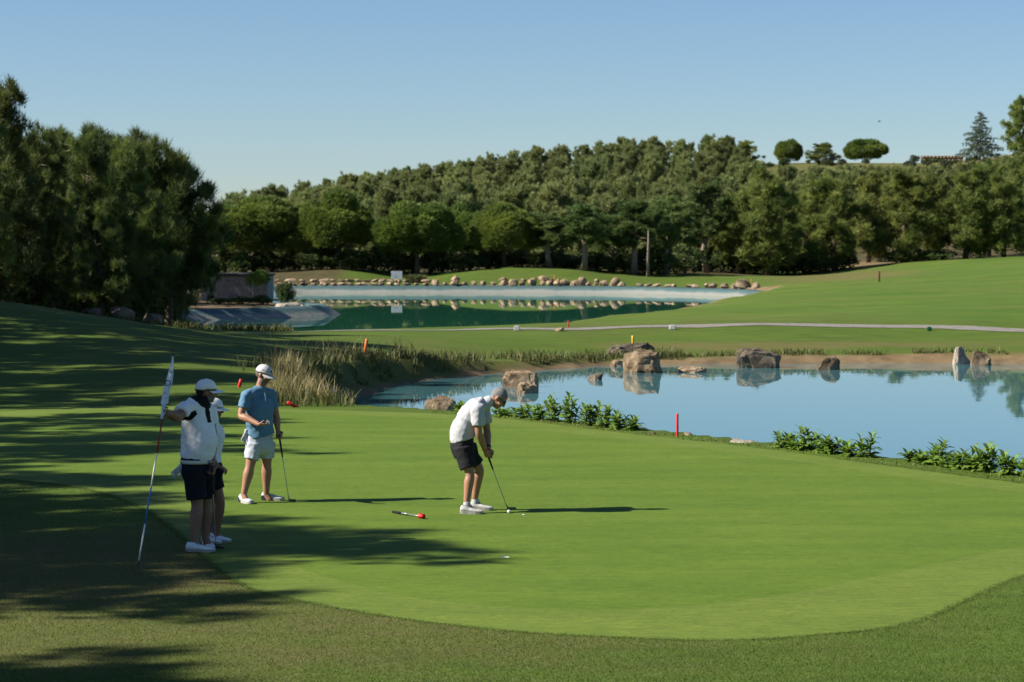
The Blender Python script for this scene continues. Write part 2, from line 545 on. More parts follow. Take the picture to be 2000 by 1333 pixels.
def turf(name, a, b, stripe, fine):
    m, nt, bs, out = new_mat(name)
    nA = noise_node(nt, 0.8, 5, 0.6, vec_scale=(0.35, 1.5, 1))
    nB = noise_node(nt, 9, 5, 0.7, vec_scale=(0.4, 1.5, 1))
    nC = noise_node(nt, 26, 6, 0.75, vec_scale=(0.55, 1.3, 1))
    nD = noise_node(nt, 3.0, 4, 0.6)
    cA = ramp(nt, nA.outputs[0], [(0.3, al(a)), (0.7, al(b))])
    cB = ramp(nt, nB.outputs[0], [(0.3, (0.60, 0.66, 0.55)), (0.72, (1.38, 1.28, 1.18))])
    cC = ramp(nt, nC.outputs[0], [(0.32, (0.66, 0.70, 0.60)), (0.68, (1.32, 1.26, 1.2))])
    c = mixc(nt, 0.7, cA.outputs[0], cB.outputs[0], 'MULTIPLY')
    c = mixc(nt, fine, c, cC.outputs[0], 'MULTIPLY')
    spots = ramp(nt, nD.outputs[0], [(0.62, (0, 0, 0)), (0.8, (1, 1, 1))])
    c = mixc(nt, spots.outputs[0], c, al(stripe))
    nt.links.new(c, bs.inputs["Base Color"])
    bs.inputs["Roughness"].default_value = 0.85
    bs.inputs["Specular IOR Level"].default_value = 0.12
    bump(nt, bs, nC.outputs[0], 0.5, 0.006)
    return m


M['green'] = turf('putting_turf', (0.084, 0.150, 0.018), (0.126, 0.195, 0.027), (0.160, 0.205, 0.038), 0.85)
M['collar'] = turf('collar_turf', (0.108, 0.168, 0.028), (0.142, 0.205, 0.038), (0.165, 0.195, 0.05), 0.9)
HOLE = G(985, 1088)
hole_r = 0.054
hole_loop = [(HOLE.x + hole_r * math.cos(a), HOLE.y + hole_r * math.sin(a)) for a in np.linspace(0, 2 * math.pi, 28, endpoint=False)]
gdense = []
for i in range(len(GREEN)):
    a, b = GREEN[i], GREEN[(i + 1) % len(GREEN)]
    k = max(1, int(np.linalg.norm(b - a) / 0.06))
    for t in range(k):
        gdense.append(a + (b - a) * t / k)
gdense = np.array(gdense)
jag = 0.02 * vnoise(gdense[:, 0], gdense[:, 1], 0.11, 21) + 0.03 * vnoise(gdense[:, 0], gdense[:, 1], 0.6, 22)
cen = np.array([0, 34.0])
dirv = gdense - cen; dirv /= np.linalg.norm(dirv, axis=1)[:, None]
outer = gdense + dirv * jag[:, None]
inner = catmull([(6.2, 31.6), (4.6, 34.7), (3.0, 37.6), (1.5, 39.8), (-0.6, 43.0), (-2.0, 44.4), (-4.3, 45.6), (-7.6, 46.3), (-9.2, 44.4), (-10.2, 41), (-9.4, 37),
                 (-8.0, 34.8), (-6.4, 33.6), (-5.0, 32.3), (-3.9, 30.2), (-3.2, 27.6), (-2.6, 25.4), (-2.15, 24.0), (-1.6, 22.9), (-0.9, 21.9), (0, 21.3), (0.9, 21.2),
                 (1.75, 21.5), (2.7, 22.3), (4.0, 23.9), (5.4, 25.6), (6.9, 27.6), (7.4, 29.4), (7.1, 30.6)], 6)
tag(sheet('green_collar', outer, 0.0003, M['collar'], inner), kind='structure')
tag(sheet('putting_green', inner, 0.0, M['green'], hole_loop), kind='structure')

# ------------------------------------------------------------------ water
def water_mat(name, col, scale, strength, rough=0.015):
    m, nt, bs, out = new_mat(name)
    bs.inputs["Base Color"].default_value = (*col, 1)
    bs.inputs["Roughness"].default_value = rough
    bs.inputs["IOR"].default_value = 1.33
    bs.inputs["Specular IOR Level"].default_value = 0.5
    n = noise_node(nt, scale, 3, 0.5, vec_scale=(0.6, 1.0, 1))
    bump(nt, bs, n.outputs[0], strength, 0.02)
    return m


M['pond'] = water_mat('pond_water', (0.055, 0.15, 0.17), 0.9, 0.035)
M['reservoir'] = water_mat('reservoir_water', (0.02, 0.115, 0.07), 0.5, 0.06)
tag(sheet('pond_water', POND + (POND - POND.mean(0)) * 0.03, POND_Z, M['pond']), kind='structure')
tag(sheet('reservoir_water', BASIN, RES_Z, M['reservoir']), kind='structure')

# ------------------------------------------------------------------ reservoir liner
m, nt, bs, out = new_mat('liner_sheet')
geo = nd(nt, "ShaderNodeNewGeometry")
sx = nd(nt, "ShaderNodeSeparateXYZ"); nt.links.new(geo.outputs["Position"], sx.inputs[0])
nz = noise_node(nt, 0.35, 4, 0.6)
ad = nd(nt, "ShaderNodeMath", operation='MULTIPLY_ADD'); ad.inputs[1].default_value = 0.5
nt.links.new(nz.outputs[0], ad.inputs[0]); nt.links.new(sx.outputs[2], ad.inputs[2])
mr = nd(nt, "ShaderNodeMapRange"); mr.inputs[1].default_value = -2.75; mr.inputs[2].default_value = -1.2
nt.links.new(ad.outputs[0], mr.inputs[0])
lr = ramp(nt, mr.outputs[0], [(q, al(c_)) for q, c_ in [(0.0, (0.10, 0.22, 0.21)), (0.40, (0.13, 0.27, 0.26)), (0.47, (0.22, 0.225, 0.20)), (0.66, (0.23, 0.24, 0.215)), (0.78, (0.075, 0.135, 0.135)), (1.0, (0.045, 0.09, 0.10))]])
nt.links.new(lr.outputs[0], bs.inputs["Base Color"])
bs.inputs["Roughness"].default_value = 0.75
nb = noise_node(nt, 1.2, 3, 0.6)
bump(nt, bs, nb.outputs[0], 0.4, 0.15)
M['liner'] = m
pb = []
for i in range(len(BASIN)):
    a, b = BASIN[i], BASIN[(i + 1) % len(BASIN)]
    k = max(1, int(np.linalg.norm(b - a) / 0.8))
    for t in range(k): pb.append(a + (b - a) * t / k)
pb = np.array(pb)
tan = np.roll(pb, -1, 0) - np.roll(pb, 1, 0)
tan /= np.linalg.norm(tan, axis=1)[:, None]
nin = np.c_[tan[:, 1], -tan[:, 0]]
if sdf_poly(np.array([pb[10, 0] + nin[10, 0]]), np.array([pb[10, 1] + nin[10, 1]]), BASIN)[0] > 0:
    nin = -nin
rows = []
prof = [(-0.25, -0.12), (-0.05, 0.05), (0.3, -0.12), (0.9, -0.5), (1.5, -0.88), (2.1, -1.25), (2.8, -1.7), (3.4, -2.1)]
for off, dz in prof:
    q = pb + nin * off
    wr = 0.06 * vnoise(q[:, 0] + off, q[:, 1], 1.1, 31) if off > 0 else 0 * q[:, 0]
    rows.append(np.c_[q, LINER_TOP + dz + 0.10 + wr])
LV = np.concatenate(rows)
n = len(pb)
LF = []
for r in range(len(prof) - 1):
    for i in range(n):
        j = (i + 1) % n
        LF.append((r * n + i, r * n + j, (r + 1) * n + j, (r + 1) * n + i))
tag(link('reservoir_liner', npmesh('reservoir_liner', LV, LF, [M['liner']], smooth=True)), kind='structure')

# ------------------------------------------------------------------ buggy path
pts = [P(u, v, Y) for u, v, Y in [(-200, 650, 97), (200, 650, 96), (420, 648, 94), (640, 646, 94), (820, 644, 94), (1000, 642, 94.5), (1310, 636, 95), (1500, 633, 95), (1800, 638, 94.5), (2000, 646, 92), (2200, 655, 89), (2500, 665, 84)]]
pc = catmull([(p.x, p.y) for p in pts], 14, False)
tn = np.gradient(pc, axis=0); tn /= np.linalg.norm(tn, axis=1)[:, None]
pn = np.c_[-tn[:, 1], tn[:, 0]]
rows = []
for off in np.linspace(-0.6, 0.6, 5):
    q = pc + pn * (off + 0.06 * vnoise(pc[:, 0], pc[:, 1], 0.8, 40 + int(off * 3)))[:, None] if abs(off) > 0.55 else pc + pn * off
    rows.append(np.c_[q, terrain(q[:, 0], q[:, 1]) + 0.018])
PV = np.concatenate(rows); n = len(pc)
PF = [(r * n + i, (r + 1) * n + i, (r + 1) * n + i + 1, r * n + i + 1) for r in range(4) for i in range(n - 1)]
M['path'] = simple('path_gravel', (0.22, 0.205, 0.18), 0.9, var=0.25, vscale=3, bstr=0.4, bscale=40)
tag(link('path', npmesh('path', PV, PF, [M['path']], smooth=True)), kind='structure')


def hit(u, v, y0=18.0, y1=420.0):
    """where the ray through pixel (u, v) meets the ground"""
    ys = np.concatenate([np.arange(y0, 120, .25), np.arange(120, y1, .8)])
    pts_ = np.array([tuple(P(u, v, y)) for y in ys])
    g = terrain(pts_[:, 0], pts_[:, 1])
    k = np.argmax(pts_[:, 2] <= g)
    return Vector((pts_[k, 0], pts_[k, 1], g[k]))

# ------------------------------------------------------------------ trees
def tube_np(pts, radii, n=7, close=True):
    pts = np.array([tuple(p) for p in pts], float)
    k = len(pts)
    T = np.gradient(pts, axis=0)
    T /= np.linalg.norm(T, axis=1)[:, None] + 1e-12
    ref = np.array([0.3, 0.9, 0.1]) if abs(T[0, 2]) > 0.7 else np.array([0, 0, 1.0])
    Vs = []
    for i in range(k):
        a = np.cross(T[i], ref); a /= np.linalg.norm(a) + 1e-12
        b = np.cross(T[i], a)
        ang = np.linspace(0, 2 * np.pi, n, endpoint=False)
        Vs.append(pts[i] + radii[i] * (np.cos(ang)[:, None] * a + np.sin(ang)[:, None] * b))
    Vs = np.concatenate(Vs)
    Fs = []
    for i in range(k - 1):
        for j in range(n):
            j2 = (j + 1) % n
            Fs.append((i * n + j, i * n + j2, (i + 1) * n + j2)); Fs.append((i * n + j, (i + 1) * n + j2, (i + 1) * n + j))
    if close:
        for base, flip in ((0, True), ((k - 1) * n, False)):
            for j in range(1, n - 1):
                Fs.append((base, base + j + 1, base + j) if flip else (base, base + j, base + j + 1))
    return Vs, np.array(Fs)


def cat(parts):
    Vs, Fs, off = [], [], 0
    for v, f in parts:
        Vs.append(v); Fs.append(f + off); off += len(v)
    return np.concatenate(Vs), np.concatenate(Fs)


def tufts(lumps, total, ln, wd, needles, r, up=0.6, spread=0.42, shell=0.5, low=0.35):
    """needle tufts over a set of lumps (cx, cy, cz, rx, ry, rz)"""
    L = np.array(lumps, float)
    area = (L[:, 3] * L[:, 4] + L[:, 3] * L[:, 5] + L[:, 4] * L[:, 5]) ** 0.9
    pick = r.choice(len(L), total, p=area / area.sum())
    d = r.normal(size=(total, 3)); d /= np.linalg.norm(d, axis=1)[:, None]
    flip = (d[:, 2] < 0) & (r.random(total) > low)
    d[flip, 2] *= -1
    rad = shell + (1 - shell) * r.random(total) ** 0.6
    pos = L[pick, :3] + d * L[pick, 3:6] * rad[:, None]
    td = d * 0.8 + np.array([0, 0, up]) + r.normal(size=(total, 3)) * 0.25
    td /= np.linalg.norm(td, axis=1)[:, None]
    K = needles
    nd_ = np.repeat(td, K, 0) + r.normal(size=(total * K, 3)) * spread
    nd_ /= np.linalg.norm(nd_, axis=1)[:, None]
    p = np.repeat(pos, K, 0) + r.normal(size=(total * K, 3)) * ln * 0.12
    side = np.cross(nd_, r.normal(size=(total * K, 3))); side /= np.linalg.norm(side, axis=1)[:, None] + 1e-9
    l = ln * (0.6 + 0.7 * r.random((total * K, 1)))
    A = p - side * wd * 0.5; B = p + side * wd * 0.5; C = p + nd_ * l
    V = np.stack([A, B, C], 1).reshape(-1, 3)
    return V, np.arange(len(V)).reshape(-1, 3)


def aleppo(seed, H, spread, total, ln, wd, needles, nb=20, low_t=0.28, lean=0.4):
    r = np.random.default_rng(seed)
    top = np.array([r.normal() * lean, r.normal() * lean, H * 0.93])
    tp = [np.array([0, 0, -0.4]), np.array([r.normal() * .1, r.normal() * .1, H * 0.25]), top * np.array([.45, .45, .55]), top * np.array([.8, .8, .8]), top]
    R = H * 0.021
    wood = [tube_np(tp, [R * 1.35, R, R * .72, R * .42, R * .15], 8)]
    lumps = []
    for i in range(nb):
        t = low_t + (1 - low_t) * (i + r.random()) / nb
        z = H * t
        prof = math.sin(min(1.0, (t - low_t) / 0.36 + 0.35) * math.pi / 2) * (1.06 - max(0, t - 0.5) * 1.55)
        rr = spread * max(0.12, prof) * (0.6 + 0.5 * r.random())
        a = i * 2.399 + r.normal() * 0.4
        zt = min(z, H * .95)
        cxy = np.interp(zt / H, [0, .55, 1], [0, .45, 1.0])
        st = np.array([top[0] * cxy, top[1] * cxy, zt - rr * 0.35])
        tip = np.array([st[0] + rr * math.cos(a), st[1] + rr * math.sin(a), z + rr * 0.10])
        mid = (st + tip) / 2 + np.array([0, 0, -0.06 * rr])
        br = R * 0.34 * (1.15 - t * .6)
        wood.append(tube_np([st, mid, tip], [br, br * .7, br * .25], 5))
        for f in (0.35, 0.55, 0.7, 0.84, 0.96, 1.08):
            q = st + (tip - st) * f + r.normal(size=3) * np.array([.15, .15, .13]) * spread
            s = spread * (0.075 + 0.075 * r.random()) * (1.15 - 0.35 * t)
            lumps.append((*q, s, s, s * (1.5 + 1.6 * r.random())))
    lumps.append((top[0], top[1], H * .93, spread * .26, spread * .26, H * .07))
    return tufts(lumps, total, ln, wd, needles, r, up=1.2, low=0.35, shell=.35), cat(wood)


def stone_pine(seed, H, spread, total, ln, wd, needles, nl=46, crown_z=0.58, crown_h=0.4, drop=-0.25):
    """a dome of rounded lobes on a forked trunk"""
    r = np.random.default_rng(seed)
    R = H * 0.026
    fork = np.array([r.normal() * .3, r.normal() * .3, H * 0.30])
    wood = [tube_np([np.array([0, 0, -0.4]), fork * np.array([.4, .4, .5]), fork], [R * 1.3, R, R * .85], 9)]
    ld = r.normal(size=(nl, 3)); ld[:, 2] = ld[:, 2] * .8 + .25
    ld /= np.linalg.norm(ld, axis=1)[:, None]
    lw = .30 + .22 * r.random(nl)
    lh = .85 + .22 * r.random(nl)
    d = r.normal(size=(int(total * 1.9), 3)); d /= np.linalg.norm(d, axis=1)[:, None]
    d = d[d[:, 2] > drop - .25 * r.random(len(d))][:total]
    ang = np.arccos(np.clip(d @ ld.T, -1, 1))
    bulge = lh * (.72 + .28 * np.sqrt(np.clip(1 - (ang / lw) ** 2, 0, 1)))
    rad = np.where(ang < lw, bulge, .66).max(1) * (.80 + .2 * r.random(len(d)) ** .5)
    asym = 1 + .12 * np.sin(np.arctan2(d[:, 1], d[:, 0]) * 2 + seed)
    pos = d * rad[:, None] * np.c_[spread * asym, spread * asym, np.where(d[:, 2] > 0, H * crown_h, H * crown_h * .75)]
    pos[:, 2] += H * crown_z
    for k in range(0, nl, 3):
        q = ld[k] * np.array([spread, spread, H * crown_h]) * .8 + np.array([0, 0, H * crown_z])
        wood.append(tube_np([fork, fork + (q - fork) * .5 + np.array([0, 0, -.06 * H]), q], [R * .45, R * .3, R * .1], 5))
    lumps = [(*q, .01, .01, .01) for q in pos]
    n_ = len(pos)
    td = d * .9 + np.array([0, 0, .45]) + r.normal(size=(n_, 3)) * .2
    td /= np.linalg.norm(td, axis=1)[:, None]
    K = needles
    nd_ = np.repeat(td, K, 0) + r.normal(size=(n_ * K, 3)) * .45
    nd_ /= np.linalg.norm(nd_, axis=1)[:, None]
    p_ = np.repeat(pos, K, 0) + r.normal(size=(n_ * K, 3)) * ln * .12
    side = np.cross(nd_, r.normal(size=(n_ * K, 3))); side /= np.linalg.norm(side, axis=1)[:, None] + 1e-9
    l = ln * (.6 + .7 * r.random((n_ * K, 1)))
    V = np.stack([p_ - side * wd * .5, p_ + side * wd * .5, p_ + nd_ * l], 1).reshape(-1, 3)
    return (V, np.arange(len(V)).reshape(-1, 3)), cat(wood)


def cedar(seed, H, spread, total, ln, wd, needles):
    r = np.random.default_rng(seed)
    R = H * .02
    wood = [tube_np([np.array([0, 0, -.4]), np.array([.05, 0, H * .5]), np.array([0, 0, H])], [R, R * .6, R * .1], 7)]
    lumps = []
    for i in range(34):
        t = 0.12 + 0.86 * i / 34
        rr = spread * (1.02 - t) ** 0.85 * (0.75 + .4 * r.random())
        a = i * 2.399
        z = H * t
        tip = np.array([rr * math.cos(a), rr * math.sin(a), z - rr * .08])
        wood.append(tube_np([np.array([0, 0, z]), tip], [R * .25, R * .06], 4))
        for f in (.4, .7, 1.0):
            s = rr * .3 + .12
            lumps.append((tip[0] * f, tip[1] * f, z - rr * .06 * f, s, s, s * .28))
    return tufts(lumps, total, ln, wd, needles, r, up=.15, low=.6), cat(wood)


def shrub(seed, H, spread, total, ln, wd, needles, nl=14):
    r = np.random.default_rng(seed)
    lumps, wood = [], []
    for i in range(nl):
        a = r.random() * 6.283; rr = spread * math.sqrt(r.random()) * .75
        z = H * (0.25 + .55 * r.random() * (1 - .5 * (rr / spread) ** 2))
        s = spread * (.3 + .15 * r.random())
        lumps.append((rr * math.cos(a), rr * math.sin(a), z, s, s, min(s, H * .35)))
        wood.append(tube_np([np.array([0, 0, -.1]), np.array([rr * .6 * math.cos(a), rr * .6 * math.sin(a), z])], [.03 * H * .4, .01], 4))
    return tufts(lumps, total, ln, wd, needles, r, up=.5, low=.5), cat(wood)


def variant(name, gen, leaf, bark, joined=False):
    (cv, cf), (wv, wf) = gen
    if joined:
        V_, F_ = cat([(cv, cf), (wv, wf)])
        return (npmesh(name, V_, F_, [leaf, bark], mat_idx=np.r_[np.zeros(len(cf)), np.ones(len(wf))]),)
    return (npmesh(name + '_crown', cv, cf, [leaf]), npmesh(name + '_trunk', wv, wf, [bark], smooth=True))


def plant(name, var, x, y, label, cat_, group=None, scale=1.0, rz=None, sxy=1.0, z=None):
    loc = (x, y, (tz(x, y) if z is None else z) - 0.02)
    rz = random.random() * 6.283 if rz is None else rz
    if len(var) == 1:
        o = tag(link(name, var[0]), label, cat_, group)
        o.location = loc; o.rotation_euler = (0, 0, rz)
    else:
        o = root(name, loc, label, cat_, group, rz)
        link('crown', var[0], o); link('trunk', var[1], o)
    o.scale = (scale * sxy, scale * sxy, scale)
    return o


def place_by_px(name, var, H0, u, v_top, v_base, Y, label, cat_, group=None, width_px=None, W0=None, rz=None):
    """stand a tree Y metres away so that it spans v_top..ground"""
    b = P(u, v_base, Y)
    zb = tz(b.x, Y)
    ztop = P(u, v_top, Y).z
    zs = np.empty(len(var[0].vertices) * 3, np.float32); var[0].vertices.foreach_get('co', zs)
    H0 = float(np.percentile(zs[2::3], 99.6))
    sc = (ztop - zb) / H0
    sxy = 1.0
    if width_px:
        sxy = (width_px / FPX * Y) / (W0 * sc)
    return plant(name, var, b.x, Y, label, cat_, group, sc, rz, sxy, zb)


NEAR = [variant('near_pine', aleppo(100 + i, 9.5, 2.5, 5200, .42, .034, 9, nb=28, low_t=.14), M['aleppo'], M['bark']) for i in range(4)]
SHADE = [variant('shade_pine', aleppo(150 + i, 9.5, 2.6, 2600, .32, .045, 9, nb=20, low_t=.30), M['aleppo'], M['bark']) for i in range(3)]
MID = [variant('mid_pine', aleppo(200 + i, 9.5, 2.6, 3400, .50, .06, 8, nb=24, low_t=.12), M['mid_pine'], M['bark']) for i in range(5)]
TALL = [variant('tall_pine', aleppo(250 + i, 10, 2.3, 2200, .42, .065, 8, nb=18, low_t=.42), M['dark_pine'], M['pale_bark']) for i in range(3)]
UMB = [variant('umbrella_pine', stone_pine(300 + i, 9.5, 4.3, 7000, .40, .08, 8, nl=44, crown_z=.46, crown_h=.50, drop=-.35), M['stone_pine'], M['bark']) for i in range(3)]
RIDGE = [variant('ridge_umbrella', stone_pine(330 + i, 4.5, 4.2, 4200, .40, .10, 7, nl=40, crown_z=.42, crown_h=.5, drop=-.6), M['stone_pine'], M['bark']) for i in range(2)]
HILL = [variant('hill_pine', aleppo(400 + i, 8.5, 2.55, 1900, .60, .10, 7, nb=20, low_t=.04), M['aleppo_hazed'], M['bark'], True) for i in range(6)]
CEDAR = variant('cedar', cedar(500, 7.5, 3.3, 2200, .3, .06, 7), M['cedar'], M['bark'])
BUSH = [variant('bush', shrub(600 + i, 1.6, 1.3, 900, .16, .07, 6), M['bush'], M['bark']) for i in range(3)]
OLIVE = variant('olive_bush', shrub(640, 2.4, 1.4, 1100, .22, .07, 6), M['olive'], M['bark'])

NEAR.append(variant('near_pine', aleppo(109, 9.5, 2.3, 4200, .42, .034, 9, nb=24, low_t=.54), M['aleppo'], M['bark']))
# dark wood on the left: (u, v_top, Y, variant)
left = [(-72, 178, 92, 0), (-14, 166, 96, 1), (62, 262, 104, 2), (112, 250, 112, 3), (158, 262, 106, 0), (196, 256, 116, 1), (238, 274, 110, 2),
        (275, 276, 122, 0), (328, 290, 122, 4), (346, 340, 127, 4), (40, 300, 118, 3), (150, 300, 124, 0), (230, 300, 126, 1), (290, 320, 130, 2),
        (-60, 260, 108, 3), (100, 380, 100, 1), (200, 390, 103, 3), (20, 330, 99, 2), (225, 440, 118, 3), (285, 420, 120, 4)]
ONES = ['', 'first', 'second', 'third', 'fourth', 'fifth', 'sixth', 'seventh', 'eighth', 'ninth', 'tenth', 'eleventh', 'twelfth', 'thirteenth', 'fourteenth', 'fifteenth', 'sixteenth', 'seventeenth', 'eighteenth', 'nineteenth']
TENS = ['', '', 'twent', 'thirt', 'fort', 'fift', 'sixt', 'sevent', 'eight', 'ninet']


def ordinal(n):
    if n < 20: return ONES[n]
    return TENS[n // 10] + ('ieth' if n % 10 == 0 else 'y ' + ONES[n % 10])


rank = {u: k + 1 for k, u in enumerate(sorted(q[0] for q in left))}
for i, (u, vt, Y, k) in enumerate(left):
    lab = 'tallest pine, at the left edge of the dark wood' if i == 1 else (
        'last pine of the dark wood, nearest the concrete pump house' if i == 9 else ordinal(rank[u]) + ' pine from the left edge in the dark shaded wood')
    place_by_px('pine_tree', NEAR[k], 9.3, u, vt, 600, Y, lab, 'tree', 'pines of the dark left wood')
# pines beside the green that throw the streaky shade (they stand left of the picture)
shade = [(-17.0, 23.2, 9.9, 1.2), (-17.3, 21.2, 9.6, 1.15), (-18.2, 25.6, 9.2, 1.1), (-20.0, 23.4, 10.9, 1.25), (-16.2, 15.9, 9.5, 1.05), (-15.6, 14.0, 9.6, 1.2), (-17.6, 15.2, 9.4, 1.1), (-19.0, 17.6, 8.6, .7),
         (-20.2, 27.8, 9.8, 1.0), (-21.0, 31.0, 9.8, 1.0), (-20.6, 34.4, 9.8, .9), (-21.2, 37.8, 10.0, .9), (-21.4, 41.6, 10.2, .95),
         (-20.5, 47.5, 9.8, 1.0), (-21.5, 54, 10, 1.0), (-21.5, 61, 11, 1.1), (-22, 67, 11, 1.1), (-21.5, 73, 11, 1.15), (-23, 79, 11, 1.1),
         (-26, 51, 12, 1.2), (-27, 58, 12, 1.2), (-27, 64, 12.5, 1.2), (-28, 70, 12.5, 1.2), (-28, 76, 12.5, 1.2), (-27, 84, 12.5, 1.2)]
for i, (x, y, h, w) in enumerate(shade):
    plant('pine_tree', SHADE[i % 3], x, y, 'pine beside the green, out of view, shading the turf', 'tree', 'pines left of the green', h / 9.3, None, w)
for x, y, h in ((-28, 142, 9.6), (-28, 149, 9.6), (-28, 155, 9.6), (-28, 161, 9.6), (-28, 167, 9.6), (-29, 174, 9.6), (-30, 182, 9.8), (-31, 190, 9.8)):
    plant('pine_tree', SHADE[int(y) % 3], x, y, 'pine deep in the left wood shading the pump house yard', 'tree', 'pines behind the left wood', h / 9.3, None, 1.15)

# umbrella pines on the far shore
for u, vt, w, Y, k, lab in [(500, 386, 205, 276, 0, 'leftmost broad umbrella pine behind the pump house roof'),
                         (655, 374, 175, 274, 1, 'tallest rounded umbrella pine across the reservoir'),
                         (815, 396, 165, 272, 2, 'yellowish green umbrella pine behind the white sign'),
                         (985, 398, 150, 274, 0, 'umbrella pine standing behind the long grass mound'),
                         (905, 400, 110, 280, 1, 'narrow umbrella pine squeezed between two broader ones'),
                         (575, 400, 120, 284, 2, 'umbrella pine half hidden between the two left domes'),
                         (440, 402, 110, 284, 1, 'umbrella pine peeping out beside the dark left wood')]:
    place_by_px('umbrella_pine', UMB[k], 9.6, u, vt, 535, Y, lab, 'tree', 'umbrella pines on the far shore', w * 1.16, 10.0)
# tall pines right of them, trunks showing
for u, vt, Y, k, lab in [(1075, 415, 272, 0, 'dark pine at the right end of the umbrella pines'), (1140, 398, 270, 1, 'dark spreading pine above the long grass mound'),
                         (1238, 392, 272, 2, 'slender pine whose pale trunk shows, left of the forked stump'), (1302, 385, 276, 0, 'slender dark pine right of the bare forked trunk'),
                         (1380, 352, 290, 1, 'tall pine with a reddish leaning trunk at the wood edge'), (1195, 420, 276, 2, 'dark pine set back behind the slender trunks')]:
    place_by_px('pine_tree', TALL[k], 9.8, u, vt, 545, Y, lab, 'tree', 'slender pines at the wood edge', 150, 5.6)
for u, vt, Y, k, w, lab in [(1500, 332, 288, 0, 170, 'big round pine with a pale trunk at the wood edge'), (1445, 375, 292, 1, 130, 'pine between the leaning trunk and the big round pine'),
                         (1630, 345, 294, 2, 170, 'broad pine standing left of the bare sandy slope'), (1765, 333, 294, 3, 170, 'broad pine standing on the bare sandy slope'),
                         (1885, 332, 292, 4, 160, 'broad pine at the crest of the fairway, right of the sandy slope'), (1960, 345, 290, 0, 130, 'pine nearest the right edge above the fairway crest'),
                         (1570, 380, 298, 3, 120, 'pine tucked behind the big round pine with pale trunk'), (1695, 338, 315, 4, 130, 'pine rising behind the sandy slope'),
                         (1820, 345, 310, 1, 130, 'pine set back between the two broad slope pines'), (1930, 318, 318, 2, 130, 'tall pine above the fairway crest near the right edge'),
                         (2010, 300, 315, 1, 150, 'pine cut by the right edge above the fairway')]:
    place_by_px('pine_tree', MID[k], 9.3, u, vt, 530, Y, lab, 'tree', 'round pines along the fairway', w, 6.2)
# the wood on the hill
count = 0
hl = 'pine of the dense wood that covers the far hill'
rows_y = [300, 322, 346, 372, 400, 428, 458, 488, 520, 552, 586, 620, 652, 680]
for ry, y in enumerate(rows_y):
    x = -0.125 * y
    while x < 0.225 * y:
        x += (5.2 if y < 470 else 4.9) + random.random() * 2.0
        yy = y + random.uniform(-9, 9); xx = x
        u = 1000 + xx / yy * FPX
        if yy > 640 and u > 1475: continue
        if 560 < yy and u > 1500 and random.random() < .15: continue
        if yy < 345 and u > 1380: continue
        if yy < 335 and u < 1080: continue
        if u < 520 and yy < 400: continue
        lim = np.interp(u, [0, 1420, 1450, 1500, 1850, 1900, 2000], [255, 262, 300, 324, 324, 314, 300])
        vt_ = 470 - (tz(xx, yy) + 9.3 - CAMZ) * FPX / yy
        h = random.uniform(.88, 1.18) * (1.0 if y < 470 else .88)
        if vt_ < lim:
            h = min(h, (CAMZ + (470 - lim) * yy / FPX - tz(xx, yy)) / 9.3)
            if h < .3: continue
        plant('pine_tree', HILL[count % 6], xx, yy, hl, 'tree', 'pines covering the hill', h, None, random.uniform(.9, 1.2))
        count += 1
print('hill trees', count)
def u_x(u, y):
    return (u - 1000) / FPX * y


# the ridge on the right
for u, vt, vb, w, k, lab in [(1541, 273, 318, 78, 0, 'round umbrella pine on the ridge, left of the scraggly tree'), (1690, 272, 318, 112, 1, 'wide umbrella pine on the ridge, right of the scraggly tree')]:
    place_by_px('umbrella_pine', RIDGE[k], 4.55, u, vt, vb, 660, lab, 'tree', 'umbrella pines on the ridge', w, 10.0)
place_by_px('cedar_tree', CEDAR, 7.5, 1914, 222, 325, 630, 'blue green cedar with a pointed top on the ridge', 'tree')
place_by_px('pine_tree', MID[3], 9.3, 1992, 190, 300, 620, 'tall pine on the ridge cut by the right edge', 'tree')
place_by_px('scraggly_tree', MID[1], 9.3, 1600, 280, 330, 630, 'scraggly dark tree between the two ridge umbrella pines', 'tree', None, 75, 6.2)
place_by_px('pine_tree', MID[2], 9.3, 1455, 275, 335, 640, 'pine at the end of the hill wood beside the ridge lawn', 'tree', None, 65, 6.2)
for u, vt, k, lab in [(1530, 308, 0, 'dark shrub under the left ridge umbrella pine'), (1785, 303, None, 'grey green olive bush left of the stone wall'), (1840, 308, 1, 'green shrub in front of the ridge stone wall'),
                      (1660, 325, 2, 'low shrub on the dry ridge slope'), (1745, 318, 1, 'small shrub right of the wide ridge umbrella pine')]:
    place_by_px('shrub', OLIVE if k is None else BUSH[k], 2.3 if k is None else 1.5, u, vt, 330, 630, lab, 'shrub', 'shrubs on the ridge')
for i in range(26):
    u = 1490 + i * 20 + random.uniform(-8, 8)
    yy = random.uniform(560, 640)
    plant('shrub', BUSH[i % 3] if i % 2 else OLIVE, u_x(u, yy), yy, 'low shrub scattered on the dry slope below the ridge', 'shrub', 'shrubs on the dry slope', random.uniform(.5, 1.1), None, 1.3)
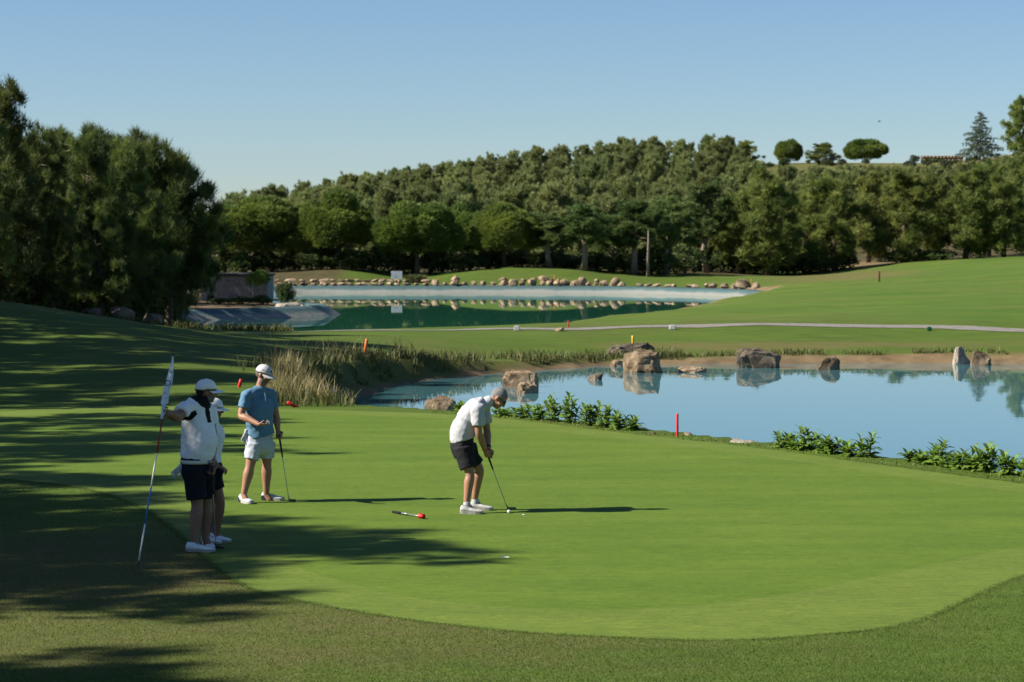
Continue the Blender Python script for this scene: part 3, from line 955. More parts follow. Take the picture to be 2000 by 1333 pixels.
# undergrowth
for i in range(62):
    u = 440 + i * 23 + random.uniform(-10, 10)
    Y = 275 + random.uniform(-3, 5) if u < 1300 else min(293, 278 + (u - 1300) * .2) + random.uniform(-2, 6)
    if 1655 < u < 1740: continue
    place_by_px('shrub', BUSH[i % 3], 1.5, u, 505 - random.uniform(0, 28) if u < 1500 else 510 - (u - 1500) * .06 - random.uniform(0, 14), 540, Y, 'dark shrub in the undergrowth beneath the far pines', 'shrub', 'undergrowth of the far wood', random.uniform(60, 100), 2.8)
for i in range(13):
    u = -10 + i * 24 + random.uniform(-8, 8)
    place_by_px('shrub', BUSH[i % 3], 1.5, u, 545 + random.uniform(-20, 15), 610, 97 + i * 1.2, 'dark shrub at the foot of the left wood', 'shrub', 'undergrowth of the left wood', 110, 2.8)

# ------------------------------------------------------------------ stones
def rock_mat(name, cols, scale=2.0):
    m, nt, bs, out = new_mat(name)
    n = noise_node(nt, scale, 8, 0.65)
    r = ramp(nt, n.outputs[0], [(0.34, al(cols[0])), (0.5, al(cols[1])), (0.66, al(cols[2]))])
    oi = nd(nt, "ShaderNodeObjectInfo")
    mr = nd(nt, "ShaderNodeMapRange"); mr.inputs[3].default_value = .75; mr.inputs[4].default_value = 1.2
    nt.links.new(oi.outputs["Random"], mr.inputs[0])
    hsv = nd(nt, "ShaderNodeHueSaturation")
    nt.links.new(mr.outputs[0], hsv.inputs["Value"]); nt.links.new(r.outputs[0], hsv.inputs["Color"])
    nt.links.new(hsv.outputs[0], bs.inputs["Base Color"])
    bs.inputs["Roughness"].default_value = .88
    n2 = noise_node(nt, scale * 4, 8, .7)
    bump(nt, bs, n2.outputs[0], .8, .06)
    return m


M['rock_grey'] = rock_mat('pond_rock', [(.06, .04, .022), (.19, .135, .08), (.34, .27, .18)], 3.0)
M['rock_tan'] = rock_mat('bank_boulder', [(.10, .065, .035), (.30, .21, .13), (.44, .36, .25)], 2.2)
M['rock_dark'] = rock_mat('dark_rock', [(.06, .05, .04), (.14, .11, .08), (.26, .21, .15)], 2.0)
M['rock_pale'] = rock_mat('pale_rock', [(.25, .21, .16), (.40, .35, .28), (.55, .5, .42)], 2.0)


def rock_mesh(seed, sx_, sy_, sz_, cuts=9, mat=None, rough=.10, smooth=False, sub=3, box=0):
    r = random.Random(seed)
    bm = bmesh.new()
    bmesh.ops.create_icosphere(bm, subdivisions=sub, radius=1.0)
    planes = []
    for i in range(cuts):
        d = Vector((r.gauss(0, 1), r.gauss(0, 1), r.gauss(0, .8))).normalized()
        planes.append((d, r.uniform(.50, .82)))
    planes.append((Vector((r.uniform(-.15, .15), r.uniform(-.15, .15), 1)).normalized(), r.uniform(.6, .75)))
    off = Vector((r.uniform(0, 50), r.uniform(0, 50), 0))
    for v in bm.verts:
        p = v.co.copy()
        if box:
            p = Vector([math.copysign(abs(c_) ** box, c_) for c_ in p]) * .82
        for d, k in planes:
            q = p.dot(d)
            if q > k: p -= d * (q - k) * .92
        p *= 1 + rough * mnoise.noise(p * 2.2 + off) + rough * .7 * mnoise.noise(p * 5 + off) + rough * .45 * mnoise.noise(p * 12 + off)
        v.co = Vector((p.x * sx_, p.y * sy_, p.z * sz_)) * 1.25
    return bmmesh('rock', bm, [mat], smooth)


# pond rocks: u0, u1, v_top, v_water, material, label
pond_rocks = [(985, 1050, 726, 757, 'rock_tan', 3, 'large pale pink block in the pond with a smaller stone at its foot'),
              (1012, 1050, 747, 769, 'rock_tan', 4, 'small rounded stone leaning on the pale pink block in the pond'),
              (828, 905, 777, 815, 'rock_grey', 5, 'dark flat topped rock at the near pond edge, left of the putting man'),
              (1188, 1278, 671, 708, 'rock_dark', 6, 'dark rugged rock on the bank behind the tall tan pond rock'),
              (1220, 1290, 684, 729, 'rock_grey', 7, 'tall sloping tan rock rising from the far side of the pond'),
              (1441, 1520, 682, 719, 'rock_dark', 8, 'big twin topped dark rock under the far pond bank'),
              (1594, 1638, 696, 723, 'rock_grey', 9, 'rounded low rock in the pond between the twin topped rock and the pointed one'),
              (1326, 1380, 716, 728, 'rock_tan', 10, 'flat orange tan slab lying in the pond shallows'),
              (1145, 1176, 730, 743, 'rock_dark', 11, 'smallest stone, half sunk in the pond'),
              (1858, 1891, 678, 712, 'rock_pale', 12, 'pale pointed rock in the pond near the right edge'),
              (1893, 1933, 686, 714, 'rock_grey', 13, 'squarish rock beside the pale pointed rock'),
              (1192, 1225, 704, 716, 'rock_tan', 14, 'low yellowish stone at the waterline left of the tall tan rock')]
for u0, u1, vt, vw, mt, sd_, lab in pond_rocks:
    c = G((u0 + u1) / 2, vw, POND_Z)
    k = c.y / FPX
    w = (u1 - u0) * k; h = (vw - vt) * k
    cyy = c.y + w * .35
    me = rock_mesh(sd_, w * .5 * 1.04, w * .42, (h + .25) * .66, 6, M[mt], .13, False, 4, .55)
    o = tag(link('rock', me), lab, 'rock', 'rocks in the pond')
    if sd_ == 12:
        zt_ = max(v.co.z for v in me.vertices)
        for v in me.vertices:
            k_ = 1.3 - .72 * max(0, v.co.z + zt_ * .4) / (zt_ * 1.4)
            v.co.x *= k_; v.co.y *= k_
    zz = np.array([v.co.z for v in me.vertices])
    o.location = ((u0 + u1) / 2 * 0 + c.x * (cyy / c.y), cyy, POND_Z + h * 1.02 - zz.max())
    o.rotation_euler = (0, 0, random.uniform(-.3, .3))
for (u, v, w, h, lab, sd_) in [(1462, 868, 84, 14, 'pale flat rock behind the rim of the green, right of the red stake', 20), (1338, 853, 30, 6, 'small reddish stone beside the upright red stake', 21)]:
    c = P(u, v, G(u, v).y + .55); k = c.y / FPX
    o = tag(link('rock', rock_mesh(sd_, w * k * .48, .35, .22, 7, M['rock_pale'] if w > 50 else M['rock_tan'], .12, True)), lab, 'rock')
    o.location = (c.x, c.y, c.z - .14)

# boulders along the far reservoir bank
BM = [rock_mesh(50 + i, .6, .5, .46, 10, M['rock_tan'], .14, False, 2) for i in range(6)]
FM = [rock_mesh(70 + i, .8, .5, .28, 8, M['rock_tan'], .08, False, 2) for i in range(4)]


def on_far_bank(u, off):
    """a point just outside the far liner edge at picture column u"""
    best = None
    for i in range(len(pb)):
        q = pb[i] - nin[i] * off
        if q[1] < 215: continue
        d = abs(1000 + q[0] / q[1] * FPX - u)
        if best is None or d < best[0]: best = (d, q)
    return best[1]


CNT = {}
u = 546
while u < 1492:
    if u < 835:
        kind, step, sc, lab = 'f', random.uniform(13, 20), random.uniform(.5, .75), 'flat tan stone from the left in the %s far bank row'
    elif u < 1212:
        kind, step, sc, lab = 'b', random.uniform(9, 15), random.choice((.5, .6, .75, .95)), 'rounded tan boulder from the left in the %s far bank row'
    elif u < 1375:
        kind, step, sc, lab = 'f', random.uniform(16, 26), random.uniform(.5, .75), 'low flat stone from the left on the grassy far bank'
    else:
        kind, step, sc, lab = 'b', random.uniform(16, 22), random.uniform(.6, .85), 'pale boulder from the left in the right end heap'
    if 1448 < u < 1466: sc, lab = 1.35, 'biggest pale boulder at the right end of the far reservoir bank'
    CNT[lab] = CNT.get(lab, 0)
    rows_n = 2 if (u < 835 or (u < 1212 and random.random() < .4)) else 1
    for k in range(rows_n):
        q = on_far_bank(u + (7 if k else 0), .45 + .55 * k)
        me = random.choice(BM if kind == 'b' else FM)
        lab_ = lab % ('upper' if k else 'lower') if '%s' in lab else lab
        CNT[lab_] = CNT.get(lab_, 0) + 1
        o = tag(link('boulder', me), lab_ if 'biggest' in lab_ else ordinal(CNT[lab_]) + ' ' + lab_, 'boulder', 'boulders along the far reservoir bank')
        o.scale = (sc, sc, sc * random.uniform(.85, 1.1))
        o.rotation_euler = (random.uniform(-.2, .2), random.uniform(-.2, .2), random.uniform(0, 6.28))
        hgt = (.46 if kind == 'b' else .28)
        o.location = (q[0], q[1], LINER_TOP + .2 + hgt * sc * .6 + .34 * k)
    u += step
# rock outcrop at the foot of the pump house
for u, v, w, h, Y, sd_, lab in [(560, 603, 60, 26, 180, 90, 'grey outcrop rock at the water corner below the pump house'), (596, 612, 34, 34, 178.5, 91, 'rugged rock at the tip of the outcrop by the reservoir'),
                           (610, 634, 34, 14, 176, 92, 'low rock at the waterline below the outcrop'), (535, 606, 34, 14, 181, 93, 'small grey rock at the left end of the outcrop')]:
    k = Y / FPX
    o = tag(link('rock', rock_mesh(sd_, w * k * .48, .9, h * k * .6, 7, M['rock_pale'], .2)), lab, 'rock', 'outcrop rocks below the pump house')
    o.location = P(u, v + h * .1, Y)
for u, v, w, h, Y, sd_, lab in [(235, 600, 46, 30, 99, 94, 'grey rock half hidden at the foot of the left wood'), (300, 606, 36, 30, 101, 95, 'rock at the right end of the left wood'), (180, 596, 36, 22, 98, 96, 'low rock under the shrubs of the left wood')]:
    k = Y / FPX
    c = P(u, v, Y)
    o = tag(link('rock', rock_mesh(sd_, w * k * .5, .5, h * k * .6, 7, M['rock_dark'], .2)), lab, 'rock', 'rocks under the left wood')
    o.location = (c.x, c.y, tz(c.x, c.y) + h * k * .35)

# ------------------------------------------------------------------ markers
M['red'] = simple('red_paint', (.62, .018, .02), .45, var=.12, vscale=9)
M['orange'] = simple('orange_paint', (.62, .16, .05), .55, var=.2, vscale=6)
M['yellow'] = simple('yellow_paint', (.65, .42, .03), .5)
M['brown'] = simple('brown_wood', (.09, .05, .03), .8, var=.3)
M['white_paint'] = simple('white_paint', (.75, .75, .72), .5, var=.06)
M['green_plastic'] = simple('green_plastic', (.012, .13, .055), .45)
M['grey_metal'] = simple('grey_metal', (.35, .37, .38), .4, .6)


def stake(name, base, top, rad, mat, label, cat_='stake', group=None, cap=None):
    base = Vector(base); top = Vector(top)
    o = root(name, base, label, cat_, group)
    d = (top - base)
    v, f = tube_np([-d.normalized() * .12, d * .02, d * .5, d * .965, d], [rad, rad, rad, rad, rad * .72], 14)
    link('post', npmesh('post', v, f, [mat]), o)
    return o


def stake_px(u, v0, v1, Y, wpx, mat, label, lean_px=0, group='course marker stakes', name='marker_stake'):
    b = hit(u, v1)
    Y = b.y
    t = P(u + lean_px, v0, Y)
    return stake(name, b, t, wpx * .5 * Y / FPX, mat, label, 'stake', group)


stake_px(1323, 808, 855, G(1323, 852).y + .3, 4.8, M['red'], 'upright red stake on the rim of the green before the pond')
stake_px(467, 741, 758, G(467, 770).y + 4, 6.6, M['red'], 'short red stake on the grass just left of the man in blue', 4)
stake_px(537, 678, 696, 69, 5.5, M['red'], 'short red stake on the shaded slope above the man in blue', 2)
stake_px(711, 662, 696, 76, 6, M['orange'], 'faded orange stake on top of the left pond bank', 6)
stake_px(1236, 656, 672, 88, 5, M['yellow'], 'small yellow stake above the tall tan pond rock', 0)
stake_px(1110, 627, 641, 97, 2.6, M['red'], 'thin red stick beside the path at the reservoir end', 0)
stake_px(1717, 530, 551, 200, 4, M['brown'], 'brown post on the far right fairway', 0)
for u, v0, v1, Y in ((1083, 538, 556, 256), (1468, 545, 560, 247), (550, 548, 556, 258), (856, 543, 551, 262)):
    stake_px(u, v0, v1, Y, 1.8, M['orange'], 'thin orange stick on the far reservoir bank' if u != 1468 else 'thin orange stick by the boulder heap on the far bank', 0, 'thin sticks on the far bank')
# fallen red stake
bb = G(577, 799); bb.y += .45
stake('marker_stake', (bb.x, bb.y, -.01), P(561, 786, bb.y - .05), .033, M['red'], 'red stake tipped over at the back edge of the green', 'stake', 'course marker stakes')


def tee_block(u, v, Y, label, mat, w=.24, h=.2, name='tee_marker'):
    c = P(u, v, Y)
    z = tz(c.x, c.y)
    o = root(name, (c.x, c.y, z), label, 'marker')
    bm = bmesh.new()
    bmesh.ops.create_cube(bm, size=1)
    for vv in bm.verts: vv.co = Vector((vv.co.x * w * (1 if vv.co.z < 0 else .86), vv.co.y * w * .7, (vv.co.z + .5) * h))
    bmesh.ops.bevel(bm, geom=bm.edges[:], offset=.03, segments=2, affect='EDGES')
    link('block', bmmesh('block', bm, [mat]), o)
    bm = bmesh.new()
    bmesh.ops.create_cube(bm, size=1)
    for vv in bm.verts: vv.co = Vector((vv.co.x * w * .5, vv.co.y * w * .4, vv.co.z * .16 - .06))
    link('foot', bmmesh('foot', bm, [M['grey_metal']]), o)
    return o


tee_block(1009, 643, 93.3, 'white tee block beside the path, left one', M['white_paint'])
tee_block(1313, 638, 93.6, 'white tee block beside the path, right one', M['white_paint'], .26, .19)
tee_block(1815, 641, 93.0, 'small dark green box beside the path at the right', M['green_plastic'], .2, .16, 'marker_box')
c = P(1094, 640, 93.4)
o = tag(link('rock', rock_mesh(120, .16, .14, .1, 6, M['rock_tan'], .1, True, 2)), 'small pinkish stone at the path edge near the thin red stick', 'rock')
o.location = (c.x, c.y, tz(c.x, c.y) + .05)
# dark stump on the rim
c = P(1277, 852, G(1277, 852).y + .35)
o = root('stump', (c.x, c.y, c.z - .05), 'tiny dark weathered stump on the rim left of the red stake', 'stump')
v, f = tube_np([(0, 0, -.1), (.01, 0, .05), (-.005, 0, .13)], [.03, .026, .014], 7)
link('stem', npmesh('stem', v, f, [M['brown']]), o)

# information board
c = P(775, 552, 256.5)
sg_ = root('notice_board', (c.x, c.y, tz(c.x, c.y)), 'white notice board on two posts across the reservoir', 'sign')
k = 256.5 / FPX
zb = P(775, 546, 256.5).z - sg_.location.z; zt = P(775, 530, 256.5).z - sg_.location.z
def boxm(name, x0, x1, y0, y1, z0, z1, mat, bev=.0):
    bm = bmesh.new(); bmesh.ops.create_cube(bm, size=1)
    for vv in bm.verts: vv.co = Vector(((x0 + x1) / 2 + vv.co.x * (x1 - x0), (y0 + y1) / 2 + vv.co.y * (y1 - y0), (z0 + z1) / 2 + vv.co.z * (z1 - z0)))
    if bev: bmesh.ops.bevel(bm, geom=bm.edges[:], offset=bev, segments=1, affect='EDGES')
    return bmmesh(name, bm, [mat])
M['board'] = simple('board_white', (.55, .6, .64), .5, var=.08, vscale=3)
pnl = link('panel', boxm('panel', -.58, .58, -.03, .03, zb, zt, M['board'], .01), sg_)
for s_ in (-1, 1):
    link('leg', boxm('leg', s_ * .24 - .04, s_ * .24 + .04, .033, .10, -.3, zt - .1, M['grey_metal']), sg_)
link('print', boxm('print', -.28, .02, -.036, -.031, zb + .12, zb + .5, simple('pale_print', (.42, .5, .56), .6)), pnl)

# clump of tall grass by the board
r_ = np.random.default_rng(77)
def blades(n, xf, yf, zf, hmin, hmax, w, lean=.35, seed=0, seg=2):
    r = np.random.default_rng(seed)
    h = hmin + (hmax - hmin) * r.random(n)
    a = r.random(n) * 6.283
    b = r.random(n) * 6.283
    ln_ = lean * h * (.3 + r.random(n))
    base = np.c_[xf, yf, zf]
    side = np.c_[np.cos(b), np.sin(b), np.zeros(n)] * (w * (.6 + .8 * r.random(n)))[:, None] * .5
    tip = base + np.c_[np.cos(a) * ln_, np.sin(a) * ln_, h]
    mid = base + np.c_[np.cos(a) * ln_ * .32, np.sin(a) * ln_ * .32, h * .58]
    if seg == 1:
        V = np.stack([base - side, base + side, tip], 1).reshape(-1, 3)
        return V, np.arange(3 * n).reshape(-1, 3)
    V = np.stack([base - side, base + side, mid - side * .8, mid + side * .8, tip], 1).reshape(-1, 3)
    i = np.arange(n)[:, None] * 5
    F = np.concatenate([i + np.array([[0, 1, 3]]), i + np.array([[0, 3, 2]]), i + np.array([[2, 3, 4]])])
    return V, F


def blade_mat(name, cols, trans=.3):
    m, nt, bs, out = new_mat(name)
    g = nd(nt, "ShaderNodeNewGeometry")
    r = ramp(nt, g.outputs["Random Per Island"], [(i / (len(cols) - 1), al(c)) for i, c in enumerate(cols)])
    nt.links.new(r.outputs[0], bs.inputs["Base Color"])
    bs.inputs["Roughness"].default_value = .6
    tr = nd(nt, "ShaderNodeBsdfTranslucent"); nt.links.new(r.outputs[0], tr.inputs[0])
    mx = nd(nt, "ShaderNodeMixShader"); mx.inputs[0].default_value = trans
    nt.links.new(bs.outputs[0], mx.inputs[1]); nt.links.new(tr.outputs[0], mx.inputs[2]); nt.links.new(mx.outputs[0], out.inputs[0])
    return m


M['blade'] = blade_mat('grass_blades', [(.07, .12, .016), (.10, .165, .025), (.135, .20, .035)])
M['straw'] = blade_mat('straw_blades', [(.20, .16, .06), (.33, .27, .11), (.45, .38, .19)])
M['olive_blade'] = blade_mat('bank_blades', [(.05, .075, .02), (.11, .13, .035), (.22, .20, .07)])
M['dry_blade'] = blade_mat('dry_turf_blades', [(.12, .11, .035), (.16, .15, .045), (.12, .155, .035)])

n_ = 1400
ang = r_.random(n_) * 6.283; rr = 1.1 * np.sqrt(r_.random(n_))
c = P(812, 545, 258)
v, f = blades(n_, rr * np.cos(ang), rr * .7 * np.sin(ang), np.full(n_, -.05), .5, 1.05, .07, .7, 3)
o = tag(link('grass_clump', npmesh('grass_clump', v, f, [M['olive_blade']])), 'rounded brownish grass clump right of the white notice board', 'grass clump')
o.location = (c.x, c.y, tz(c.x, c.y))

# short rough around the green (near part only)
n_ = 620000
yy = 16.5 + 18.5 * r_.random(n_) ** 1.5
xx = (r_.random(n_) * 2 - 1) * .225 * yy
sgv = sdf_poly(xx, yy, GREEN)
keep = (sgv > -.05 * r_.random(n_))
xx, yy, sgv = xx[keep], yy[keep], sgv[keep]
zz = terrain(xx, yy)
dr = dry_field(xx, yy) + .25 * vnoise(xx, yy, .5, 61)
isdry = r_.random(len(xx)) < np.clip(dr * 1.0 - .12, 0, 1)
for nm, msk, mt in (('rough_grass', ~isdry, M['blade']), ('dry_rough_grass', isdry, M['dry_blade'])):
    v, f = blades(msk.sum(), xx[msk], yy[msk], zz[msk] - .004, .008, .022, .006, .9, 5, 1)
    tag(link(nm, npmesh(nm, v, f, [mt])), 'short green rough grass round the front of the green' if nm[0] == 'r' else 'short dried rough grass in the shade left of the green', 'grass', kind='stuff')

n_ = 60000
ki = r_.integers(0, len(gdense), n_)
ex = gdense[ki] + r_.normal(size=(n_, 2)) * .035
ky = (ex[:, 1] < 36)
ex = ex[ky]
v, f = blades(len(ex), ex[:, 0], ex[:, 1], np.full(len(ex), -.002), .006, .015, .006, 1.3, 8, 1)
tag(link('edge_grass', npmesh('edge_grass', v, f, [M['blade']])), 'ragged grass blades along the front edge of the green', 'grass', kind='stuff')

# tall dry grass on the bank behind the green
def patch(n, xr, yr, cond, hmin, hmax, w, mat, name, label, seed, lean=.35):
    r = np.random.default_rng(seed)
    x = xr[0] + (xr[1] - xr[0]) * r.random(n); y = yr[0] + (yr[1] - yr[0]) * r.random(n)
    z, g, p, b = terrain(x, y, True)
    k = cond(x, y, z, g, p, b, r)
    x, y, z = x[k], y[k], z[k]
    v, f = blades(len(x), x, y, z - .02, hmin, hmax, w, lean, seed)
    return tag(link(name, npmesh(name, v, f, [mat])), label, 'grass', kind='stuff')


patch(9000, (-6.4, -2.4), (47.4, 60), lambda x, y, z, g, p, b, r: (g > .35) & (p > .5) & (p < 2.6 - .6 * r.random(len(x))) & (x / y * FPX + 1000 < 668 + 22 * vnoise(x, y, .6, 70)) & (x / y * FPX + 1000 > 535 + 30 * vnoise(x, y, .8, 69)) & (vnoise(x, y, .7, 71) > -.1), .15, .66, .014, M['straw'], 'tall_dry_grass', 'tall straw coloured grass on the bank behind the green', 11, .4)
patch(9000, (-6.2, -2.4), (47.2, 62), lambda x, y, z, g, p, b, r: (g > .25) & (p > .3) & (p < 2.8) & (x / y * FPX + 1000 < 690) & (x / y * FPX + 1000 > 540), .12, .4, .02, M['olive_blade'], 'bank_grass', 'green weeds mixed into the dry bank grass', 12, .5)
patch(60000, (-8, 6), (58, 86), lambda x, y, z, g, p, b, r: (p > .5) & (p < 1.0 + 1.6 * r.random(len(x))) & (vnoise(x, y, .9, 72) > -.35), .08, .38, .03, M['olive_blade'], 'bank_grass', 'olive weeds along the left pond bank', 13, .6)
patch(60000, (2, 30), (78, 88), lambda x, y, z, g, p, b, r: (p > .72) & (p < 1.1 + .8 * r.random(len(x))) & (vnoise(x, y, .8, 73) > -.25), .06, .26, .03, M['olive_blade'], 'bank_grass', 'ragged grass hanging over the far pond bank', 14, .7)
patch(2500, (-7.5, -1), (60, 84), lambda x, y, z, g, p, b, r: (p > 1.2) & (p < 2.2) & (vnoise(x, y, 1.2, 74) > .1), .35, .75, .02, M['straw'], 'tall_dry_grass', 'straw stalks along the top of the left pond bank', 15, .5)
# green rim strip behind the green
patch(26000, (-2, 8), (31, 48), lambda x, y, z, g, p, b, r: (g > .02) & (g < .55) & (x > -1.5), .02, .07, .016, M['blade'], 'rim_grass', 'short grass along the back rim of the green', 16, .8)
# weeds along the near edge of the path and liner
patch(9000, (-18, -8), (98.0, 106), lambda x, y, z, g, p, b, r: (vnoise(x, y, .9, 75) > .05) & (y < 99.5), .1, .4, .05, M['olive_blade'], 'path_grass', 'ragged grass between the path and the blue liner', 17, .5)

# blue chicory flowers in the dry grass
r = random.Random(5)
bm = bmesh.new()
for i in range(34):
    c = P(r.gauss(648, 13), r.gauss(770, 11), r.uniform(52, 56))
    for k in range(3):
        m4 = Matrix.Translation(c) @ Matrix.Rotation(r.random() * 6.3, 4, 'Z') @ Matrix.Rotation(r.uniform(.3, 1.4), 4, 'X')
        vs = [bm.verts.new(m4 @ Vector(((.026 if j % 2 == 0 else .012) * math.cos(j * math.pi / 6), (.026 if j % 2 == 0 else .012) * math.sin(j * math.pi / 6), 0))) for j in range(12)]
        bm.faces.new(vs)
    p0 = tz(c.x, c.y)
    s_ = .004
    vs = [bm.verts.new((c.x - s_, c.y, p0)), bm.verts.new((c.x + s_, c.y, p0)), bm.verts.new((c.x + s_, c.y, c.z)), bm.verts.new((c.x - s_, c.y, c.z))]
    f_ = bm.faces.new(vs); f_.material_index = 1
tag(link('wild_flowers', bmmesh('wild_flowers', bm, [simple('chicory_blue', (.30, .36, .72), .6), M['olive_blade']])), 'pale blue wild flowers in the dry bank grass', 'flowers', kind='stuff')

# ------------------------------------------------------------------ leafy plants on the rim of the green
def leaf_mesh(seed):
    r = random.Random(seed)
    bm = bmesh.new()
    L, W = 1.0, .20
    rows_ = []
    for i, (t, w) in enumerate(((0, .15), (.25, .75), (.55, 1.0), (.82, .6))):
        z = .12 * math.sin(t * 2.2) - .28 * t * t
        rows_.append([bm.verts.new((t * L, -w * W, z + .05 * w)), bm.verts.new((t * L, 0, z)), bm.verts.new((t * L, w * W, z + .05 * w))])
    tip = bm.verts.new((1.0, 0, -.20))
    for a, b in zip(rows_, rows_[1:]):
        for j in (0, 1): bm.faces.new((a[j], a[j + 1], b[j + 1], b[j]))
    bm.faces.new((rows_[-1][0], rows_[-1][1], tip)); bm.faces.new((rows_[-1][1], rows_[-1][2], tip))
    return bmmesh('leaf', bm, [M['leaf']], True)


LEAF = [leaf_mesh(i) for i in range(3)]
M['stem'] = simple('green_stem', (.10, .12, .04), .7)


def leafy(u, vb, vt, Ydelta, label, nst, width_px, seed, group='leafy plants on the rim'):
    r = random.Random(seed)
    Y = G(u, vb).y + Ydelta
    base = P(u, vb, Y)
    zb = tz(base.x, base.y)
    zb = min(zb, base.z)
    o = root('leafy_plant', (base.x, base.y, zb), label, 'plant', group)
    H = P(u, vt, Y).z - zb
    W = width_px * Y / FPX * .5
    for s in range(nst):
        a = r.uniform(0, 6.283); q = r.uniform(.1, 1.15)
        top = Vector((math.cos(a) * W * q * .8, math.sin(a) * W * q * .6, H * (r.uniform(.4, .9) if s else .95)))
        st = Vector((top.x * .35, top.y * .35, -.05))
        mid = st.lerp(top, .55) + Vector((0, 0, .03))
        v, f = tube_np([st, mid, top], [.009, .007, .004], 5)
        link('stem', npmesh('stem', v, f, [M['stem']]), o)
        nl = r.randint(9, 12)
        for k in range(nl):
            t = 1 - (k / nl) * .8
            p = st.lerp(mid, t / .55) if t < .55 else mid.lerp(top, (t - .55) / .45)
            L = r.uniform(.13, .21) * (1.0 if k > 2 else .75)
            az = k * 2.4 + r.uniform(-.4, .4)
            el = (1.0 if k < 2 else .55 if k < 5 else .15) + r.uniform(-.2, .2)
            lf = link('leaf', LEAF[k % 3], o)
            lf.location = p
            lf.rotation_euler = (r.uniform(-.3, .3), -el, az)
            lf.scale = (L, L * r.uniform(.9, 1.4), L)
    return o


cl = 'leafy green plant '
for i, (u, vb, vt, w, ns, lab) in enumerate([
        (898, 812, 790, 36, 3, cl + 'alone between the near rock and the putting man'),
        (985, 820, 803, 50, 4, cl + 'low at the putting man\'s face, left end of the left clump'), (1020, 823, 797, 44, 4, cl + 'second from the left end of the left clump'), (1055, 827, 793, 48, 5, cl + 'left of the tallest one in the left clump'),
        (1082, 830, 774, 46, 5, cl + 'with a tall forked shoot, left of the clump\'s peak'), (1115, 833, 771, 54, 6, cl + 'tallest of the clump left of the red stake'), (1152, 838, 786, 46, 5, cl + 'just right of the tallest in the left clump'),
        (1185, 842, 795, 44, 5, cl + 'third from the right end of the left clump'), (1212, 846, 806, 40, 4, cl + 'second from the right end of the left clump'), (1234, 848, 818, 34, 3, cl + 'at the right end of the left clump'),
        (1530, 882, 848, 52, 4, cl + 'at the left end of the middle clump, beside the pale rock'), (1585, 889, 837, 58, 5, cl + 'tallest of the middle clump right of the pale rock'), (1635, 895, 855, 56, 5, cl + 'right of the tallest in the middle clump'),
        (1692, 902, 850, 56, 3, cl + 'with spreading leaves at the right end of the middle clump'),
        (1557, 886, 862, 50, 3, cl + 'low, between the two tallest of the middle clump'), (1612, 892, 866, 50, 3, cl + 'low, right beside the tallest of the middle clump'), (1662, 899, 872, 50, 3, cl + 'low, left of the spreading one in the middle clump'),
        (1806, 915, 892, 52, 3, cl + 'low, left of the tall shoot in the right clump'), (1858, 922, 893, 52, 3, cl + 'low, right of the tall shoot in the right clump'), (1903, 928, 895, 52, 3, cl + 'low, left of the broad bushy one near the right edge'),
        (1780, 911, 884, 58, 4, cl + 'at the left end of the right clump'), (1832, 918, 858, 64, 5, cl + 'with a tall shoot, second in the right clump'), (1880, 925, 880, 56, 5, cl + 'low, in the middle of the right clump'),
        (1925, 931, 872, 64, 6, cl + 'broad and bushy near the right edge'), (1970, 937, 888, 60, 6, cl + 'in front of the last one at the right edge'), (2005, 941, 890, 60, 5, cl + 'cut by the right edge of the picture')]):
    leafy(u, vb - 3, vt, .45, lab, ns + 4, w, 900 + i)

# ------------------------------------------------------------------ pump house
m, nt, bs, out = new_mat('old_concrete')
n1_ = noise_node(nt, .9, 8, .65); n2_ = noise_node(nt, 4, 6, .7, vec_scale=(1, 1, .25))
r1 = ramp(nt, n1_.outputs[0], [(.3, (.13, .115, .10)), (.7, (.27, .245, .22))])
r2 = ramp(nt, n2_.outputs[0], [(.35, (.55, .53, .5)), (.6, (1, 1, 1))])
nt.links.new(mixc(nt, .8, r1.outputs[0], r2.outputs[0], 'MULTIPLY'), bs.inputs["Base Color"])
bs.inputs["Roughness"].default_value = .9
bump(nt, bs, n1_.outputs[0], .4, .04)
M['concrete'] = m
M['roof'] = simple('roof_felt', (.05, .047, .045), .85, var=.3, vscale=2)
M['black'] = simple('dark_opening', (.01, .01, .01), .9)
bl = P(393, 590, 190); br = P(521, 590, 190); zt = P(450, 540, 190).z
ph = root('pump_house', ((bl.x + br.x) / 2, 190, bl.z - .3), 'low concrete pump house with flat roof beside the reservoir', 'building')
hw = (br.x - bl.x) / 2; D = 5.4; hh = zt - ph.location.z
t_ = .2
link('wall', boxm('wall', -hw, hw, 0, t_, -1.2, hh, M['concrete']), ph)
link('wall', boxm('wall', -hw, hw, D - t_, D, -1.2, hh, M['concrete']), ph)
link('wall', boxm('wall', -hw, -hw + t_, t_, D - t_, -1.2, hh, M['concrete']), ph)
w4 = link('wall', boxm('wall', hw - t_, hw, t_, D - t_, -1.2, hh, M['concrete']), ph)
rf = link('roof', boxm('roof', -hw - .14, hw + .14, -.16, D + .16, hh + .002, hh + .17, M['roof'], .02), ph)
for x0, x1, y0, y1, zz_ in ((-1.0, .2, .9, 1.8, .20), (.6, 1.5, .4, 1.6, .22), (-2.1, -1.3, .5, 1.3, .19)):
    link('roof_sheet', boxm('roof_sheet', x0, x1, y0, y1, hh + zz_ - .012, hh + zz_ + .03, M['grey_metal']), rf)
link('vent', boxm('vent', -hw + .48, -hw + .98, -.03, .0, .52, .82, M['black']), ph)
link('crack_plate', boxm('crack_plate', -.65, .1, -.02, .0, hh - .42, hh - .33, M['rock_dark']), ph)
link('downpipe', boxm('downpipe', hw - 1.15, hw - 1.05, -.09, .0, -.8, hh - .2, M['grey_metal']), ph)
